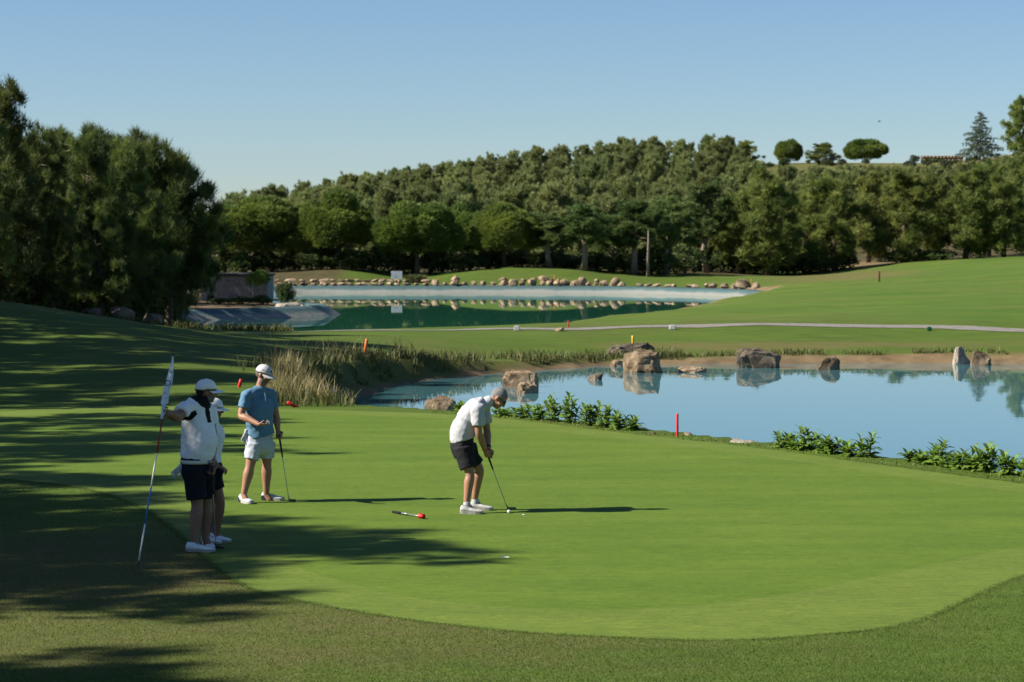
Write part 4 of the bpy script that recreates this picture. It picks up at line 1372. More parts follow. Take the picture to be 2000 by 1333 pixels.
for k in range(7):
    link('cladding_board', boxm('cladding_board', hw + .005, hw + .045, .25 + k * .7, .25 + k * .7 + .66, -.9, hh - .06, simple('grey_boards', (.30, .29, .27), .8, var=.2) if k == 0 else bpy.data.materials['grey_boards']), ph)
v, f = tube_np([(-hw + .45, .3, hh + .17), (-hw + .45, .3, hh + 1.55)], [.035, .02], 6)
ant = link('antenna', npmesh('antenna', v, f, [M['grey_metal']]), ph)
link('dish', boxm('dish', -hw + .1, -hw + .38, .15, .35, hh + .2, hh + .48, M['white_paint'], .05), ant)
(vv_, ff_), _w = shrub(710, 1.0, 1.1, 900, .14, .09, 6)
vv_ = vv_ * np.array([1, .35, 1]) + np.array([hw - .65, -.12, hh - .62])
link('ivy', npmesh('ivy', vv_, ff_, [M['leaf']]), ph)
# litter and shrubs before it
for u, v, w, h, lab in ((430, 612, 60, 30, 'dry brown shrub before the pump house wall, left one'), (470, 612, 70, 34, 'dry brown shrub before the middle of the pump house wall'), (512, 608, 60, 32, 'dark shrub at the right corner of the pump house'), (560, 590, 44, 40, 'shrub on the reservoir bank right of the pump house')):
    place_by_px('shrub', BUSH[0] if w != 70 else BUSH[1], 1.5, u, v - h, v, 184 if u < 540 else 186, lab, 'shrub', None, w, 2.8)
M['blue_plastic'] = simple('blue_plastic', (.10, .25, .36), .5, var=.1)
c = P(357, 583, 186)
bar = root('water_barrel', (c.x, c.y, tz(c.x, c.y)), 'pale blue barrel beside the track left of the pump house', 'barrel')
hb = P(357, 566, 186).z - bar.location.z
v, f = tube_np([(0, 0, -.05), (0, 0, .08 * hb), (0, 0, .5 * hb), (0, 0, .9 * hb), (0, 0, hb)], [.27, .31, .33, .31, .27], 16)
link('drum', npmesh('drum', v, f, [M['blue_plastic']], True), bar)
v, f = tube_np([(0, 0, hb + .002), (0, 0, hb + .05)], [.24, .24], 16)
link('lid', npmesh('lid', v, f, [M['white_paint']]), bar)

# bare forked trunk
c = P(1265, 545, 268)
o = root('dead_trunk', (c.x, c.y, tz(c.x, c.y)), 'bare pale forked trunk standing before the slender pines', 'tree')
hgt = P(1265, 450, 268).z - o.location.z
v, f = tube_np([(0, 0, -.3), (.03, 0, hgt * .4), (.08, 0, hgt * .75), (.05, 0, hgt)], [.2, .16, .12, .05], 9)
link('trunk', npmesh('trunk', v, f, [M['pale_bark']], True), o)
for z, dx in ((.82, -.8), (.80, .75), (.35, -.5), (.62, .6)):
    v, f = tube_np([(.06, 0, hgt * z), (dx * .6, .1, hgt * z + .06), (dx, .15, hgt * z + .1)], [.06, .045, .02], 6)
    link('branch', npmesh('branch', v, f, [M['pale_bark']], True), o)

# retaining wall on the ridge
Yw = 640
k = Yw / FPX
p0 = P(1800, 322, Yw); p1 = P(1882, 322, Yw); ztop = P(1800, 304, Yw).z
wl = root('stone_wall', ((p0.x + p1.x) / 2, Yw, p0.z), 'tan stone retaining wall on the ridge beside the cedar', 'wall')
Lw = p1.x - p0.x; Hw = ztop - p0.z
link('core', boxm('core', -Lw / 2, Lw / 2, .3, 1.4, -2, Hw - .1, M['rock_dark']), wl)
sm_ = [rock_mesh(800 + i, .5, .4, .5, 7, M['rock_tan'], .06, False, 1) for i in range(4)]
r = random.Random(3)
for ry in range(3):
    x = -Lw / 2 + r.uniform(0, .4)
    while x < Lw / 2:
        w = r.uniform(.7, 1.3)
        s = link('stone', sm_[r.randint(0, 3)], wl)
        s.location = (x + w / 2, .25, Hw * (ry + .5) / 3); s.scale = (w, .8, Hw / 3 * 1.0); s.rotation_euler = (0, r.uniform(-.1, .1), r.uniform(-.2, .2))
        x += w
# bird
c = P(1717, 238, 150)
bd = root('bird', c, 'tiny dark bird flying in the clear sky at the right', 'bird')
v, f = tube_np([(-.09, 0, 0), (-.05, 0, .01), (.02, 0, .012), (.07, 0, .012), (.1, 0, .01)], [.006, .022, .026, .018, .003], 8)
link('body', npmesh('body', v, f, [M['black']], True), bd)
for s_ in (-1, 1):
    bm = bmesh.new()
    pts_ = [(.04, 0, .02), (.05, s_ * .09, .07), (-.02, s_ * .19, .06), (-.01, s_ * .08, .05), (-.03, 0, .02)]
    a_ = [bm.verts.new(p) for p in pts_]; b_ = [bm.verts.new((p[0], p[1], p[2] - .006)) for p in pts_]
    bm.faces.new(a_); bm.faces.new(b_[::-1])
    for i in range(5): bm.faces.new((a_[i], a_[(i + 1) % 5], b_[(i + 1) % 5], b_[i]))
    link('wing', bmmesh('wing', bm, [M['black']]), bd)

# ------------------------------------------------------------------ people: building blocks
def loft(chain, side, n=18, cap=True):
    """closed tube through (pos, a, b): a = half size along 'side', b = half size across it"""
    pts = np.array([tuple(c[0]) for c in chain], float)
    T = np.gradient(pts, axis=0); T /= np.linalg.norm(T, axis=1)[:, None] + 1e-12
    side = np.array(tuple(side), float)
    rings = []
    ang = np.linspace(0, 2 * np.pi, n, endpoint=False)
    def ring(p, t, a, b):
        S = side - t * (side @ t); S /= np.linalg.norm(S) + 1e-12
        B = np.cross(t, S)
        return p + a * np.cos(ang)[:, None] * S + b * np.sin(ang)[:, None] * B
    a0, b0 = chain[0][1], chain[0][2]
    a1, b1 = chain[-1][1], chain[-1][2]
    if cap:
        m0, m1 = min(a0, b0), min(a1, b1)
        for k in (.98, .8, .45):
            rings.append(ring(pts[0] - T[0] * m0 * k * .8, T[0], a0 * math.sqrt(1 - k * k) + 1e-4, b0 * math.sqrt(1 - k * k) + 1e-4))
    for i, c in enumerate(chain):
        rings.append(ring(pts[i], T[i], c[1], c[2]))
    if cap:
        for k in (.45, .8, .98):
            rings.append(ring(pts[-1] + T[-1] * m1 * k * .8, T[-1], a1 * math.sqrt(1 - k * k) + 1e-4, b1 * math.sqrt(1 - k * k) + 1e-4))
    V = np.concatenate(rings); m = len(rings)
    F = []
    for i in range(m - 1):
        for j in range(n):
            j2 = (j + 1) % n
            F.append((i * n + j, i * n + j2, (i + 1) * n + j2)); F.append((i * n + j, (i + 1) * n + j2, (i + 1) * n + j))
    for j in range(1, n - 1):
        F.append((0, j + 1, j)); F.append(((m - 1) * n, (m - 1) * n + j, (m - 1) * n + j + 1))
    return V, np.array(F)


def dense(chain, per=4):
    """smooth a chain of (pos, a, b) through a spline"""
    arr = [np.r_[np.array(tuple(c[0])), c[1], c[2]] for c in chain]
    out = catmull(arr, per, False)
    return [(o[:3], max(o[3], .004), max(o[4], .004)) for o in out]


_ico = None
def blob(c, rx, ry, rz, frame=None):
    global _ico
    if _ico is None:
        bm = bmesh.new(); bmesh.ops.create_icosphere(bm, subdivisions=3, radius=1)
        bm.verts.ensure_lookup_table()
        _ico = (np.array([v.co[:] for v in bm.verts]), np.array([[v.index for v in f.verts] for f in bm.faces])); bm.free()
    V = _ico[0] * np.array([rx, ry, rz])
    if frame is not None:
        V = V @ np.array([tuple(x) for x in frame])
    return V + np.array(tuple(c)), _ico[1]


def voxel(parts, size, iters=6, name='tmp'):
    V, F = cat(parts)
    me = npmesh(name, V, F)
    o = bpy.data.objects.new(name, me); COL.objects.link(o)
    r = o.modifiers.new('r', 'REMESH'); r.mode = 'VOXEL'; r.voxel_size = size; r.use_smooth_shade = True
    s = o.modifiers.new('s', 'SMOOTH'); s.factor = .5; s.iterations = iters
    dg = bpy.context.evaluated_depsgraph_get(); dg.update()
    out = bpy.data.meshes.new_from_object(o.evaluated_get(dg), depsgraph=dg)
    bpy.data.objects.remove(o); bpy.data.meshes.remove(me)
    for p in out.polygons: p.use_smooth = True
    out.name = name
    return out


def mesh_vf(me):
    V = np.empty(len(me.vertices) * 3, np.float32); me.vertices.foreach_get('co', V); V = V.reshape(-1, 3)
    me.calc_loop_triangles()
    F = np.empty(len(me.loop_triangles) * 3, np.int32); me.loop_triangles.foreach_get('vertices', F)
    return V, F.reshape(-1, 3)


def wrinkle(me, amp, sc, seed=0, direction=(0.35, 0.2, 1.0)):
    """cloth folds: push the surface in and out along its normals"""
    V = np.array([v.co[:] for v in me.vertices]); N = np.array([v.normal[:] for v in me.vertices])
    d = np.array(direction)
    for i in range(len(V)):
        p = Vector(V[i])
        a = mnoise.noise(Vector((p.x * sc * d[0] + seed, p.y * sc * d[1], (p.z * d[2] + .45 * p.x) * sc)))
        b = mnoise.noise(Vector((p.x * sc * 2.1 + seed, p.y * sc * 1.6, (p.z - .5 * p.x) * sc * 1.9)))
        V[i] += N[i] * amp * ((1 - abs(a) * 2.4) * .6 + b * .45)
    me.vertices.foreach_set('co', V.astype(np.float32).ravel()); me.update()
    return me


def attr_mat(name, rough=.55, spec=.3, bstr=0., bscale=250., sss=0.):
    m, nt, bs, out = new_mat(name)
    a = nd(nt, "ShaderNodeAttribute", attribute_name="col")
    n = noise_node(nt, 35, 4, .6)
    r = ramp(nt, n.outputs[0], [(.3, (.88, .88, .88)), (.7, (1.08, 1.08, 1.08))])
    nt.links.new(mixc(nt, .8, a.outputs["Color"], r.outputs[0], 'MULTIPLY'), bs.inputs["Base Color"])
    bs.inputs["Roughness"].default_value = rough
    bs.inputs["Specular IOR Level"].default_value = spec
    if bstr:
        n2 = noise_node(nt, bscale, 2, .5); bump(nt, bs, n2.outputs[0], bstr, .002)
    return m


M['skin'] = attr_mat('skin', .5, .35)
M['cloth'] = attr_mat('cloth', .8, .15, .3)


def set_col(me, cols):
    a = me.attributes.new('col', 'FLOAT_COLOR', 'POINT')
    c = np.c_[np.asarray(cols, np.float32) * AL, np.ones(len(cols), np.float32)]
    a.data.foreach_set('color', c.ravel())
    return me


def frame_of(fwd, up=(0, 0, 1)):
    f = Vector(fwd).normalized()
    u = (Vector(up) - f * Vector(up).dot(f)).normalized()
    r = f.cross(u)
    return r, f, u


def head_parts(c, fwd, up, s=1.0, ears=True):
    R, Fw, U = frame_of(fwd, up)
    fr = (R, Fw, U)
    def q(x, y, z): return Vector(c) + (R * x + Fw * y + U * z) * s
    B = lambda x, y, z, a, b, d: blob(q(x, y, z), a * s, b * s, d * s, fr)
    ps = [B(0, -.012, .022, .077, .098, .096), B(0, .028, -.05, .057, .066, .066), B(0, .06, -.092, .027, .024, .022), B(0, .066, .03, .058, .028, .022),
          B(.037, .058, -.022, .032, .032, .034), B(-.037, .058, -.022, .032, .032, .034), B(0, .082, -.058, .025, .013, .012), B(0, .0, -.09, .045, .05, .035)]
    ps.append(loft([(q(0, .088, .02), .010 * s, .012 * s), (q(0, .103, -.008), .011 * s, .013 * s), (q(0, .108, -.026), .016 * s, .013 * s)], R, 10))
    if ears:
        for e in (-1, 1):
            ps.append(B(e * .079, -.006, -.008, .011, .021, .033))
    return ps, (R, Fw, U), q


def hand_parts(wrist, d, palm_n, thumb_side, curl=(.5, .7, .5), spread=.10, s=1.0, thumb_in=.6):
    """palm and five fingers; d wrist->knuckles, palm_n where the palm looks, thumb_side towards the thumb"""
    d = Vector(d).normalized()
    nrm = (Vector(palm_n) - d * Vector(palm_n).dot(d)).normalized()
    t = d.cross(nrm)
    if t.dot(Vector(thumb_side)) < 0: t = -t
    w = Vector(wrist)
    ps = [loft(dense([(w - d * .02 * s, .026 * s, .02 * s), (w + d * .03 * s, .035 * s, .017 * s), (w + d * .07 * s, .041 * s, .0155 * s), (w + d * .092 * s, .039 * s, .012 * s)], 3), t, 14)]
    for i, (off, L) in enumerate(((.029, .072), (.0098, .080), (-.0098, .074), (-.028, .058))):
        base = w + d * (.088 - .006 * (i == 3)) * s + t * off * s
        dirv = (d + t * spread * (off / .03)).normalized()
        pts_ = [base - dirv * .012 * s, base]
        seg = [L * .45, L * .31, L * .24]
        ang = 0
        p = base
        for k in range(3):
            ang += curl[k] * (1 + .08 * (i - 1))
            dv = dirv * math.cos(ang) + nrm * math.sin(ang)
            p = p + dv * seg[k] * s
            pts_.append(p)
        rr = [.0098, .0095, .0088, .008, .0068]
        ps.append(loft([(pt, r_ * s, r_ * s) for pt, r_ in zip(pts_, rr)], t, 8))
    b0 = w + d * .022 * s + t * .022 * s
    b1 = b0 + (t * .8 + d * .55 + nrm * .25).normalized() * .040 * s
    b2 = b1 + (d * .9 + t * (.35 - thumb_in * .5) + nrm * thumb_in).normalized() * .032 * s
    b3 = b2 + (d * .8 - t * thumb_in * .4 + nrm * thumb_in * 1.1).normalized() * .026 * s
    ps.append(loft([(b0, .015 * s, .014 * s), (b1, .0125 * s, .0115 * s), (b2, .0105 * s, .010 * s), (b3, .0085 * s, .008 * s)], nrm, 8))
    return ps


def limb(a, b, c, ra, rb, rc, bulge1=1.0, bulge2=1.12):
    """two-bone limb with a joint at b"""
    a, b, c = Vector(a), Vector(b), Vector(c)
    return dense([(a, ra, ra), (a.lerp(b, .45), ra * .55 * bulge1 + rb * .5 * bulge1, ra * .55 * bulge1 + rb * .5 * bulge1), (b, rb, rb),
                  (b.lerp(c, .28), rb * bulge2, rb * bulge2), (b.lerp(c, .65), rb * .45 + rc * .6, rb * .45 + rc * .6), (c, rc, rc)], 4)


def shoe(person, heel, toe, ground, col, heel_col=None, ankle=None, sole_col=(.45, .43, .39), name='shoe', height=.095):
    heel = Vector(heel); toe = Vector(toe)
    heel.z = toe.z = ground
    L = (toe - heel).length
    f = (toe - heel).normalized(); s = Vector((0, 0, 1)).cross(f); u = Vector((0, 0, 1))
    st = [(0.0, .026, .05, .075), (.04, .034, .03, .10), (.14, .039, .03, height + .012), (.26, .040, .03, height + .006), (.36, .041, .03, height - .012), (.5, .046, .03, .076), (.68, .050, .03, .060), (.85, .046, .03, .052), (.95, .034, .03, .045), (1.0, .018, .032, .038)]
    rings = []
    n = 16
    for t, w, z0, z1 in st:
        pr = []
        for k in range(n):
            a = 2 * math.pi * k / n
            cx_, cz_ = math.cos(a), math.sin(a)
            pw = w * (1 if cz_ < 0 else (1 - .45 * cz_ * (1 if t < .45 else .6)))
            zc = (z0 * .6 + z1) / 2; zh = (z1 - z0 * .6) / 2
            pr.append(heel + f * (t * L) + s * (pw * (abs(cx_) ** .8) * (1 if cx_ > 0 else -1)) + u * (zc + zh * (abs(cz_) ** .85) * (1 if cz_ > 0 else -1)))
        rings.append(pr)
    bm = bmesh.new()
    vs = [[bm.verts.new(p) for p in r] for r in rings]
    for i in range(len(vs) - 1):
        for k in range(n): bm.faces.new((vs[i][k], vs[i][(k + 1) % n], vs[i + 1][(k + 1) % n], vs[i + 1][k]))
    bm.faces.new(vs[0][::-1]); bm.faces.new(vs[-1])
    bmesh.ops.subdivide_edges(bm, edges=bm.edges[:], cuts=1, use_grid_fill=True, smooth=.6)
    me = bmmesh('shoe', bm, [M['cloth']], True)
    V = np.array([v.co[:] for v in me.vertices])
    t = ((V - np.array(heel)) @ np.array(f)) / L
    cols = np.tile(np.array(col), (len(V), 1))
    if heel_col is not None:
        cols[(t < .18) & (V[:, 2] - ground < .065)] = heel_col
        cols[t > .95] = (.03, .10, .25)
    cols[(t > .10) & (t < .30) & (V[:, 2] - ground > height + .003)] *= .3           # opening
    set_col(me, cols)
    so = wpart(name, me, person)
    # sole
    bm = bmesh.new()
    up_, dn_ = [], []
    for t, w, z0, z1 in st:
        for sg__ in (1, -1): pass
    outline = [(t, w * 1.07) for t, w, _, _ in st] + [(t, -w * 1.07) for t, w, _, _ in reversed(st)]
    up_ = [bm.verts.new(heel + f * (t * L * 1.02 - .004) + s * w + u * .033) for t, w in outline]
    dn_ = [bm.verts.new(heel + f * (t * L * 1.0) + s * w * .95 + u * (.0 if .05 < t < .9 else .008)) for t, w in outline]
    bm.faces.new(up_); bm.faces.new(dn_[::-1])
    for i in range(len(up_)): bm.faces.new((up_[i], dn_[i], dn_[(i + 1) % len(up_)], up_[(i + 1) % len(up_)]))
    me = bmmesh('sole', bm, [M['cloth']])
    V = np.array([v.co[:] for v in me.vertices]); t = ((V - np.array(heel)) @ np.array(f)) / L
    cols = np.tile(np.array(sole_col), (len(V), 1))
    if heel_col is not None: cols[t < .3] = heel_col
    set_col(me, cols)
    me.transform(Matrix.Translation(-Vector(person.location)))
    link('sole', me, so)
    # laces
    ps = []
    for k in range(4):
        t = .36 + k * .075
        zt_ = np.interp(t, [a[0] for a in st], [a[3] for a in st]) + .001
        c_ = heel + f * t * L + u * zt_
        ps.append(loft([(c_ - s * .02 - u * .006, .0035, .0035), (c_ + u * .002 + f * .006, .0035, .0035), (c_ + s * .02 - u * .006, .0035, .0035)], f, 6))
    V_, F_ = cat(ps)
    me = npmesh('laces', V_, F_, [M['cloth']], True)
    set_col(me, np.tile(np.array(col) * .45, (len(V_), 1)))
    me.transform(Matrix.Translation(-Vector(person.location)))
    link('laces', me, so)
    return so


def cap_hat(person, c, fwd, up, col, s=1.0, tilt=0.0, logo=None, back_open=False):
    R, Fw, U = frame_of(fwd, up)
    c = Vector(c)
    def q(x, y, z): return c + (R * x + Fw * y + U * z) * s
    bm = bmesh.new()
    n, m = 24, 8
    rings = []
    for i in range(m):
        e = i / m * math.pi / 2
        row = []
        for k in range(n):
            a = 2 * math.pi * k / n
            x = .0875 * math.cos(e) ** .75 * math.cos(a); y = -.008 + .111 * math.cos(e) ** .75 * math.sin(a)
            z = .028 + .098 * math.sin(e) - .012 * (math.sin(a) < -.2) * (1 - i / m)
            row.append(bm.verts.new(q(x, y, z)))
        rings.append(row)
    top = bm.verts.new(q(0, -.008, .127))
    for i in range(m - 1):
        for k in range(n): bm.faces.new((rings[i][k], rings[i][(k + 1) % n], rings[i + 1][(k + 1) % n], rings[i + 1][k]))
    for k in range(n): bm.faces.new((rings[-1][k], rings[-1][(k + 1) % n], top))
    inner = [bm.verts.new(q(.080 * math.cos(2 * math.pi * k / n), -.008 + .103 * math.sin(2 * math.pi * k / n), .034)) for k in range(n)]
    for k in range(n): bm.faces.new((rings[0][(k + 1) % n], rings[0][k], inner[k], inner[(k + 1) % n]))
    me = bmmesh('cap', bm, [M['cloth']], True)
    set_col(me, np.tile(np.array(col), (len(me.vertices), 1)))
    cap = wpart('cap', me, person)
    bm = bmesh.new()
    a_rows = []
    for lv in (0, 1):
        rows_ = []
        for i in range(5):
            t = i / 4
            row = []
            for k in range(13):
                a = math.pi * (.08 + .84 * k / 12)
                x = .086 * math.cos(a) * (1 + .02 * t); y = .098 * math.sin(a) * 1.0 + t * .085 * math.sin(a) ** .6
                z = .030 - .022 * t - .20 * (x ** 2) / .086 - lv * .004
                row.append(bm.verts.new(q(x, y, z)))
            rows_.append(row)
        a_rows.append(rows_)
    for lv in (0, 1):
        r_ = a_rows[lv]
        for i in range(4):
            for k in range(12): bm.faces.new((r_[i][k], r_[i][k + 1], r_[i + 1][k + 1], r_[i + 1][k]))
    for i in range(4):
        for k in (0, 12): bm.faces.new((a_rows[0][i][k], a_rows[0][i + 1][k], a_rows[1][i + 1][k], a_rows[1][i][k]))
    for i in (0, 4):
        for k in range(12): bm.faces.new((a_rows[0][i][k], a_rows[0][i][k + 1], a_rows[1][i][k + 1], a_rows[1][i][k]))
    me = bmmesh('brim', bm, [M['cloth']], True)
    set_col(me, np.tile(np.array(col) * .97, (len(me.vertices), 1)))
    me.transform(Matrix.Translation(-Vector(person.location)))
    link('brim', me, cap)
    V_, F_ = blob(q(0, -.008, .128), .009 * s, .009 * s, .005 * s)
    me = npmesh('button', V_, F_, [M['cloth']], True); set_col(me, np.tile(np.array(col), (len(V_), 1)))
    me.transform(Matrix.Translation(-Vector(person.location))); link('button', me, cap)
    if logo:                                   # embroidered dark squiggles: short bars over the dome
        ps = []
        for (az, el, dx, dz) in logo:
            a = az
            def dome(a, e): return q(.0885 * math.cos(e) ** .75 * math.cos(a), -.008 + .1125 * math.cos(e) ** .75 * math.sin(a), .028 + .0985 * math.sin(e))
            p0, p1 = dome(a, el), dome(a + dx, el + dz)
            pm = dome(a + dx * .5 + .06, el + dz * .5)
            ps.append(loft([(p0, .0035, .002), (pm, .004, .002), (p1, .0035, .002)], R, 6))
        V_, F_ = cat(ps)
        me = npmesh('emblem', V_, F_, [M['cloth']]); set_col(me, np.tile(np.array((.02, .02, .03)), (len(V_), 1)))
        me.transform(Matrix.Translation(-Vector(person.location))); link('emblem', me, cap)
    return cap


def glasses(person, q, col=(.015, .015, .018), shade=True):
    ps = []
    for e in (-1, 1):
        ps.append(blob(q(e * .034, .096, .012), .026, .026, .018) if False else loft([(q(e * .034, .092, .012), .025, .017), (q(e * .034, .098, .012), .025, .017)], q(1, 0, 0) - q(0, 0, 0), 12, False))
        ps.append(loft([(q(e * .06, .088, .018), .004, .004), (q(e * .082, .06, .018), .004, .004), (q(e * .085, .0, .014), .004, .004)], (0, 0, 1), 6))
    ps.append(loft([(q(-.012, .099, .018), .004, .004), (q(.012, .099, .018), .004, .004)], (0, 0, 1), 6))
    V_, F_ = cat(ps)
    me = npmesh('glasses', V_, F_, [simple('dark_lens', col, .15, spec=.6) if 'dark_lens' not in bpy.data.materials else bpy.data.materials['dark_lens']])
    return wpart('glasses', me, person)


def hair_shell(person, c, fwd, up, col, s=1.0, top=True, name='hair'):
    R, Fw, U = frame_of(fwd, up)
    c = Vector(c)
    V, F = blob((0, 0, 0), .0815 * s, .1025 * s, .1 * s)
    V = V + np.array([0, -.013, .024]) * s
    low = .012 if top else -.045
    keepv = []
    for v in V:
        x, y, z = v / s
        line = -.050 if y < -.03 else (-.045 + (y + .03) / .075 * .085 if y < .045 else .052)
        keepv.append(z > line and (top or z < .05))
    keepv = np.array(keepv)
    Fk = F[keepv[F].all(1)]
    W = V @ np.array([tuple(R), tuple(Fw), tuple(U)]) + np.array(tuple(c))
    nz = np.array([mnoise.noise(Vector(v) * 60) for v in V])
    W = W + (V / np.linalg.norm(V, axis=1)[:, None] * (.002 * nz)[:, None]) @ np.array([tuple(R), tuple(Fw), tuple(U)])
    used = np.unique(Fk); remap = -np.ones(len(W), int); remap[used] = np.arange(len(used))
    me = npmesh(name, W[used], remap[Fk], [M['cloth']], True)
    cl_ = np.tile(np.array(col), (len(used), 1)) * (1 + .6 * nz[used])[:, None]
    set_col(me, np.clip(cl_, 0, 1))
    return wpart(name, me, person)


def finish_body(person, parts, hands, head, skin, stubble=None, voxel_size=.0065):
    me = voxel(parts, voxel_size, 5, 'body')
    V, F = mesh_vf(me); bpy.data.meshes.remove(me)
    chunks = [(V, F)]
    for h in hands:
        m2 = voxel(h, .0032, 3, 'hand'); chunks.append(mesh_vf(m2)); bpy.data.meshes.remove(m2)
    V, F = cat(chunks)
    me = npmesh('body', V, F, [M['skin']], True)
    c, R, Fw, U = head
    loc = (V - np.array(tuple(c))) @ np.array([tuple(R), tuple(Fw), tuple(U)]).T
    cols = np.tile(np.array(skin), (len(V), 1))
    nh = np.linalg.norm(loc, axis=1) < .17
    if stubble is not None:
        jaw = nh & (loc[:, 2] < -.03) & (loc[:, 1] > -.005) & (loc[:, 2] > -.125)
        cols[jaw] = stubble
    lips = nh & (np.abs(loc[:, 0]) < .024) & (np.abs(loc[:, 2] + .060) < .008) & (loc[:, 1] > .07)
    cols[lips] = np.array(skin) * np.array([.75, .5, .5])
    for e in (-1, 1):
        eye = nh & (np.hypot((loc[:, 0] - e * .033) * .7, loc[:, 2] - .008) < .0085) & (loc[:, 1] > .05)
        cols[eye] = (.03, .02, .02)
        br_ = nh & (np.abs(loc[:, 0] - e * .034) < .02) & (np.abs(loc[:, 2] - .028) < .005) & (loc[:, 1] > .05)
        cols[br_] = (.06, .045, .035)
    set_col(me, cols)
    return wpart('body', me, person)


def cloth(person, name, parts, col, vox=.0075, amp=.006, sc=9, seed=0, colf=None, iters=5, direction=(.35, .2, 1.0)):
    me = voxel(parts, vox, iters, name)
    if amp: wrinkle(me, amp, sc, seed, direction)
    me.materials.append(M['cloth'])
    V = np.array([v.co[:] for v in me.vertices])
    cols = np.tile(np.array(col), (len(V), 1))
    if colf is not None: cols = colf(V, cols)
    set_col(me, cols)
    return wpart(name, me, person)


def club(grip_top, sole, face_dir, label, grip_col, shaft_col=(.5, .5, .5), grip_len=.27, head_len=.11, thick=1.0, group='putters'):
    """a putter: grip, shaft, head"""
    a, b = Vector(grip_top), Vector(sole)
    o = root('putter', (b.x, b.y, max(b.z, 0)), label, 'putter', group)
    d = (b - a).normalized()
    g1 = a + d * grip_len
    neck = b - d * .055
    fd = Vector(face_dir); fd.z = 0; fd.normalize()
    ls = Vector((0, 0, 1)).cross(fd)
    ref = (1, .2, 0)
    def add(nm, ch, mat, sd=ref, n=10):
        V_, F_ = loft(ch, sd, n)
        return wpart(nm, npmesh(nm, V_, F_, [mat], True), o)
    gm = simple('grip_' + label[:12].replace(' ', '_'), grip_col, .75)
    add('grip', [(a, .0125 * thick, .0115 * thick), (a.lerp(g1, .5), .0125 * thick, .0115 * thick), (g1, .009, .009)], gm)
    add('shaft', [(g1 - d * .01, .0058, .0058), (neck, .0048, .0048)], bpy.data.materials.get('club_steel') or simple('club_steel', shaft_col, .3, .7))
    hm = bpy.data.materials.get('club_head') or simple('club_head', (.10, .10, .11), .35, .6)
    hd = Vector((b.x, b.y, .018))
    add('hosel', [(neck - d * .01, .006, .006), (hd + Vector((0, 0, .012)), .006, .006)], hm)
    bm = bmesh.new(); bmesh.ops.create_cube(bm, size=1)
    for v in bm.verts:
        v.co = hd + ls * 0 + fd * (v.co.x * head_len + head_len * .38) + ls * (v.co.y * .03) + Vector((0, 0, v.co.z * .026))
    bmesh.ops.bevel(bm, geom=bm.edges[:], offset=.005, segments=2, affect='EDGES')
    wpart('head', bmmesh('head', bm, [hm]), o)
    return o


def glove(loc, d, label, seed=1):
    o = root('golf_glove', loc, label, 'glove', None)
    d = Vector(d).normalized()
    ps = hand_parts(Vector((0, 0, 0)), d, (.3, -1, 0), (1, 0, .3), (.25, .3, .25), .25, .85, .3)
    me = voxel(ps, .004, 2, 'glove_leather'); me.materials.append(M['cloth'])
    set_col(me, np.tile(np.array((.48, .49, .50)), (len(me.vertices), 1)))
    link('leather', me, o)
    v, f = loft([(Vector((0, 0, 0)) - d * .035, .032, .018), (d * .005, .03, .017)], d.cross(Vector((.3, -1, 0))), 12)
    me = npmesh('cuff', v, f, [M['cloth']], True); set_col(me, np.tile(np.array((.55, .55, .56)), (len(v), 1)))
    link('cuff', me, o)
    return o


TAN = (.37, .19, .115)
SUNLIT_WHITE = (.50, .51, .54)  # white cloth, its colour greyed to offset the full sun on it
NAVY = (.020, .020, .024)

# ------------------------------------------------------------------ the putting man in white
Y0 = 28.88
pd = root('person', (G(922, 1003).x, Y0, 0), 'grey haired man in white shirt and black shorts bending over his putt', 'person')
def p(u, v, dy=0.0): return P(u, v, Y0 + dy)
pel, wai, che, upc, nek = p(904, 872), p(904, 850), p(918, 818), p(934, 794), p(953, 786)
hipR, hipL = p(905, 882, -.09), p(911, 880, .09)
kneR, kneL = p(918, 926, -.13), p(936, 917, .14)
ankR, ankL = p(911, 984, -.18), p(927, 977, .19)
shR, elR, wrR = p(934, 801, -.19), p(935, 845, -.20), p(948, 880, -.06)
shL, elL, wrL = p(944, 797, .19), p(951, 840, .20), p(954, 876, .05)
hc = p(974, 778)
hf, hu = (.68, -.10, -.73), (.73, 0, .68)
hp, (hR, hF, hU), hq = head_parts(hc, hf, hu, 1.03)
torso = dense([(pel, .155, .12), (wai, .15, .125), (che, .165, .125), (upc, .15, .085), (p(944, 790), .08, .065)], 4)
parts = hp + [loft(torso, (0, 1, 0)), loft([(p(944, 790), .062, .062), (p(954, 785), .058, .06), (p(966, 781), .056, .058)], (0, 1, 0)),
              loft(limb(hipR, kneR, ankR, .085, .056, .037, 1.0, 1.08), (0, 1, 0)), loft(limb(hipL, kneL, ankL, .085, .056, .037, 1.0, 1.08), (0, 1, 0)),
              loft([(ankR, .036, .038), (ankR + Vector((.04, 0, -.07)), .034, .05)], (0, 1, 0)), loft([(ankL, .036, .038), (ankL + Vector((.04, 0, -.07)), .034, .05)], (0, 1, 0)),
              loft(limb(shR, elR, wrR, .055, .043, .030, 1.0, 1.1), (0, 1, 0)), loft(limb(shL, elL, wrL, .055, .043, .030, 1.0, 1.1), (0, 1, 0))]
sole_pt = G(992, 996); gtop = p(950.5, 884, .01)
shd = (sole_pt - gtop).normalized()
handsD = [hand_parts(wrR, (gtop + shd * .12) - wrR + Vector((.012, -.03, 0)), (.25, 1, .1), shd * -1 + Vector((.6, 0, .2)), (.75, .95, .6), .06, 1.0, .9),
          hand_parts(wrL, (gtop + shd * .07) - wrL + Vector((.012, .03, 0)), (-.1, -1, -.05), Vector((.8, 0, .3)), (.75, .95, .6), .06, 1.0, .9)]
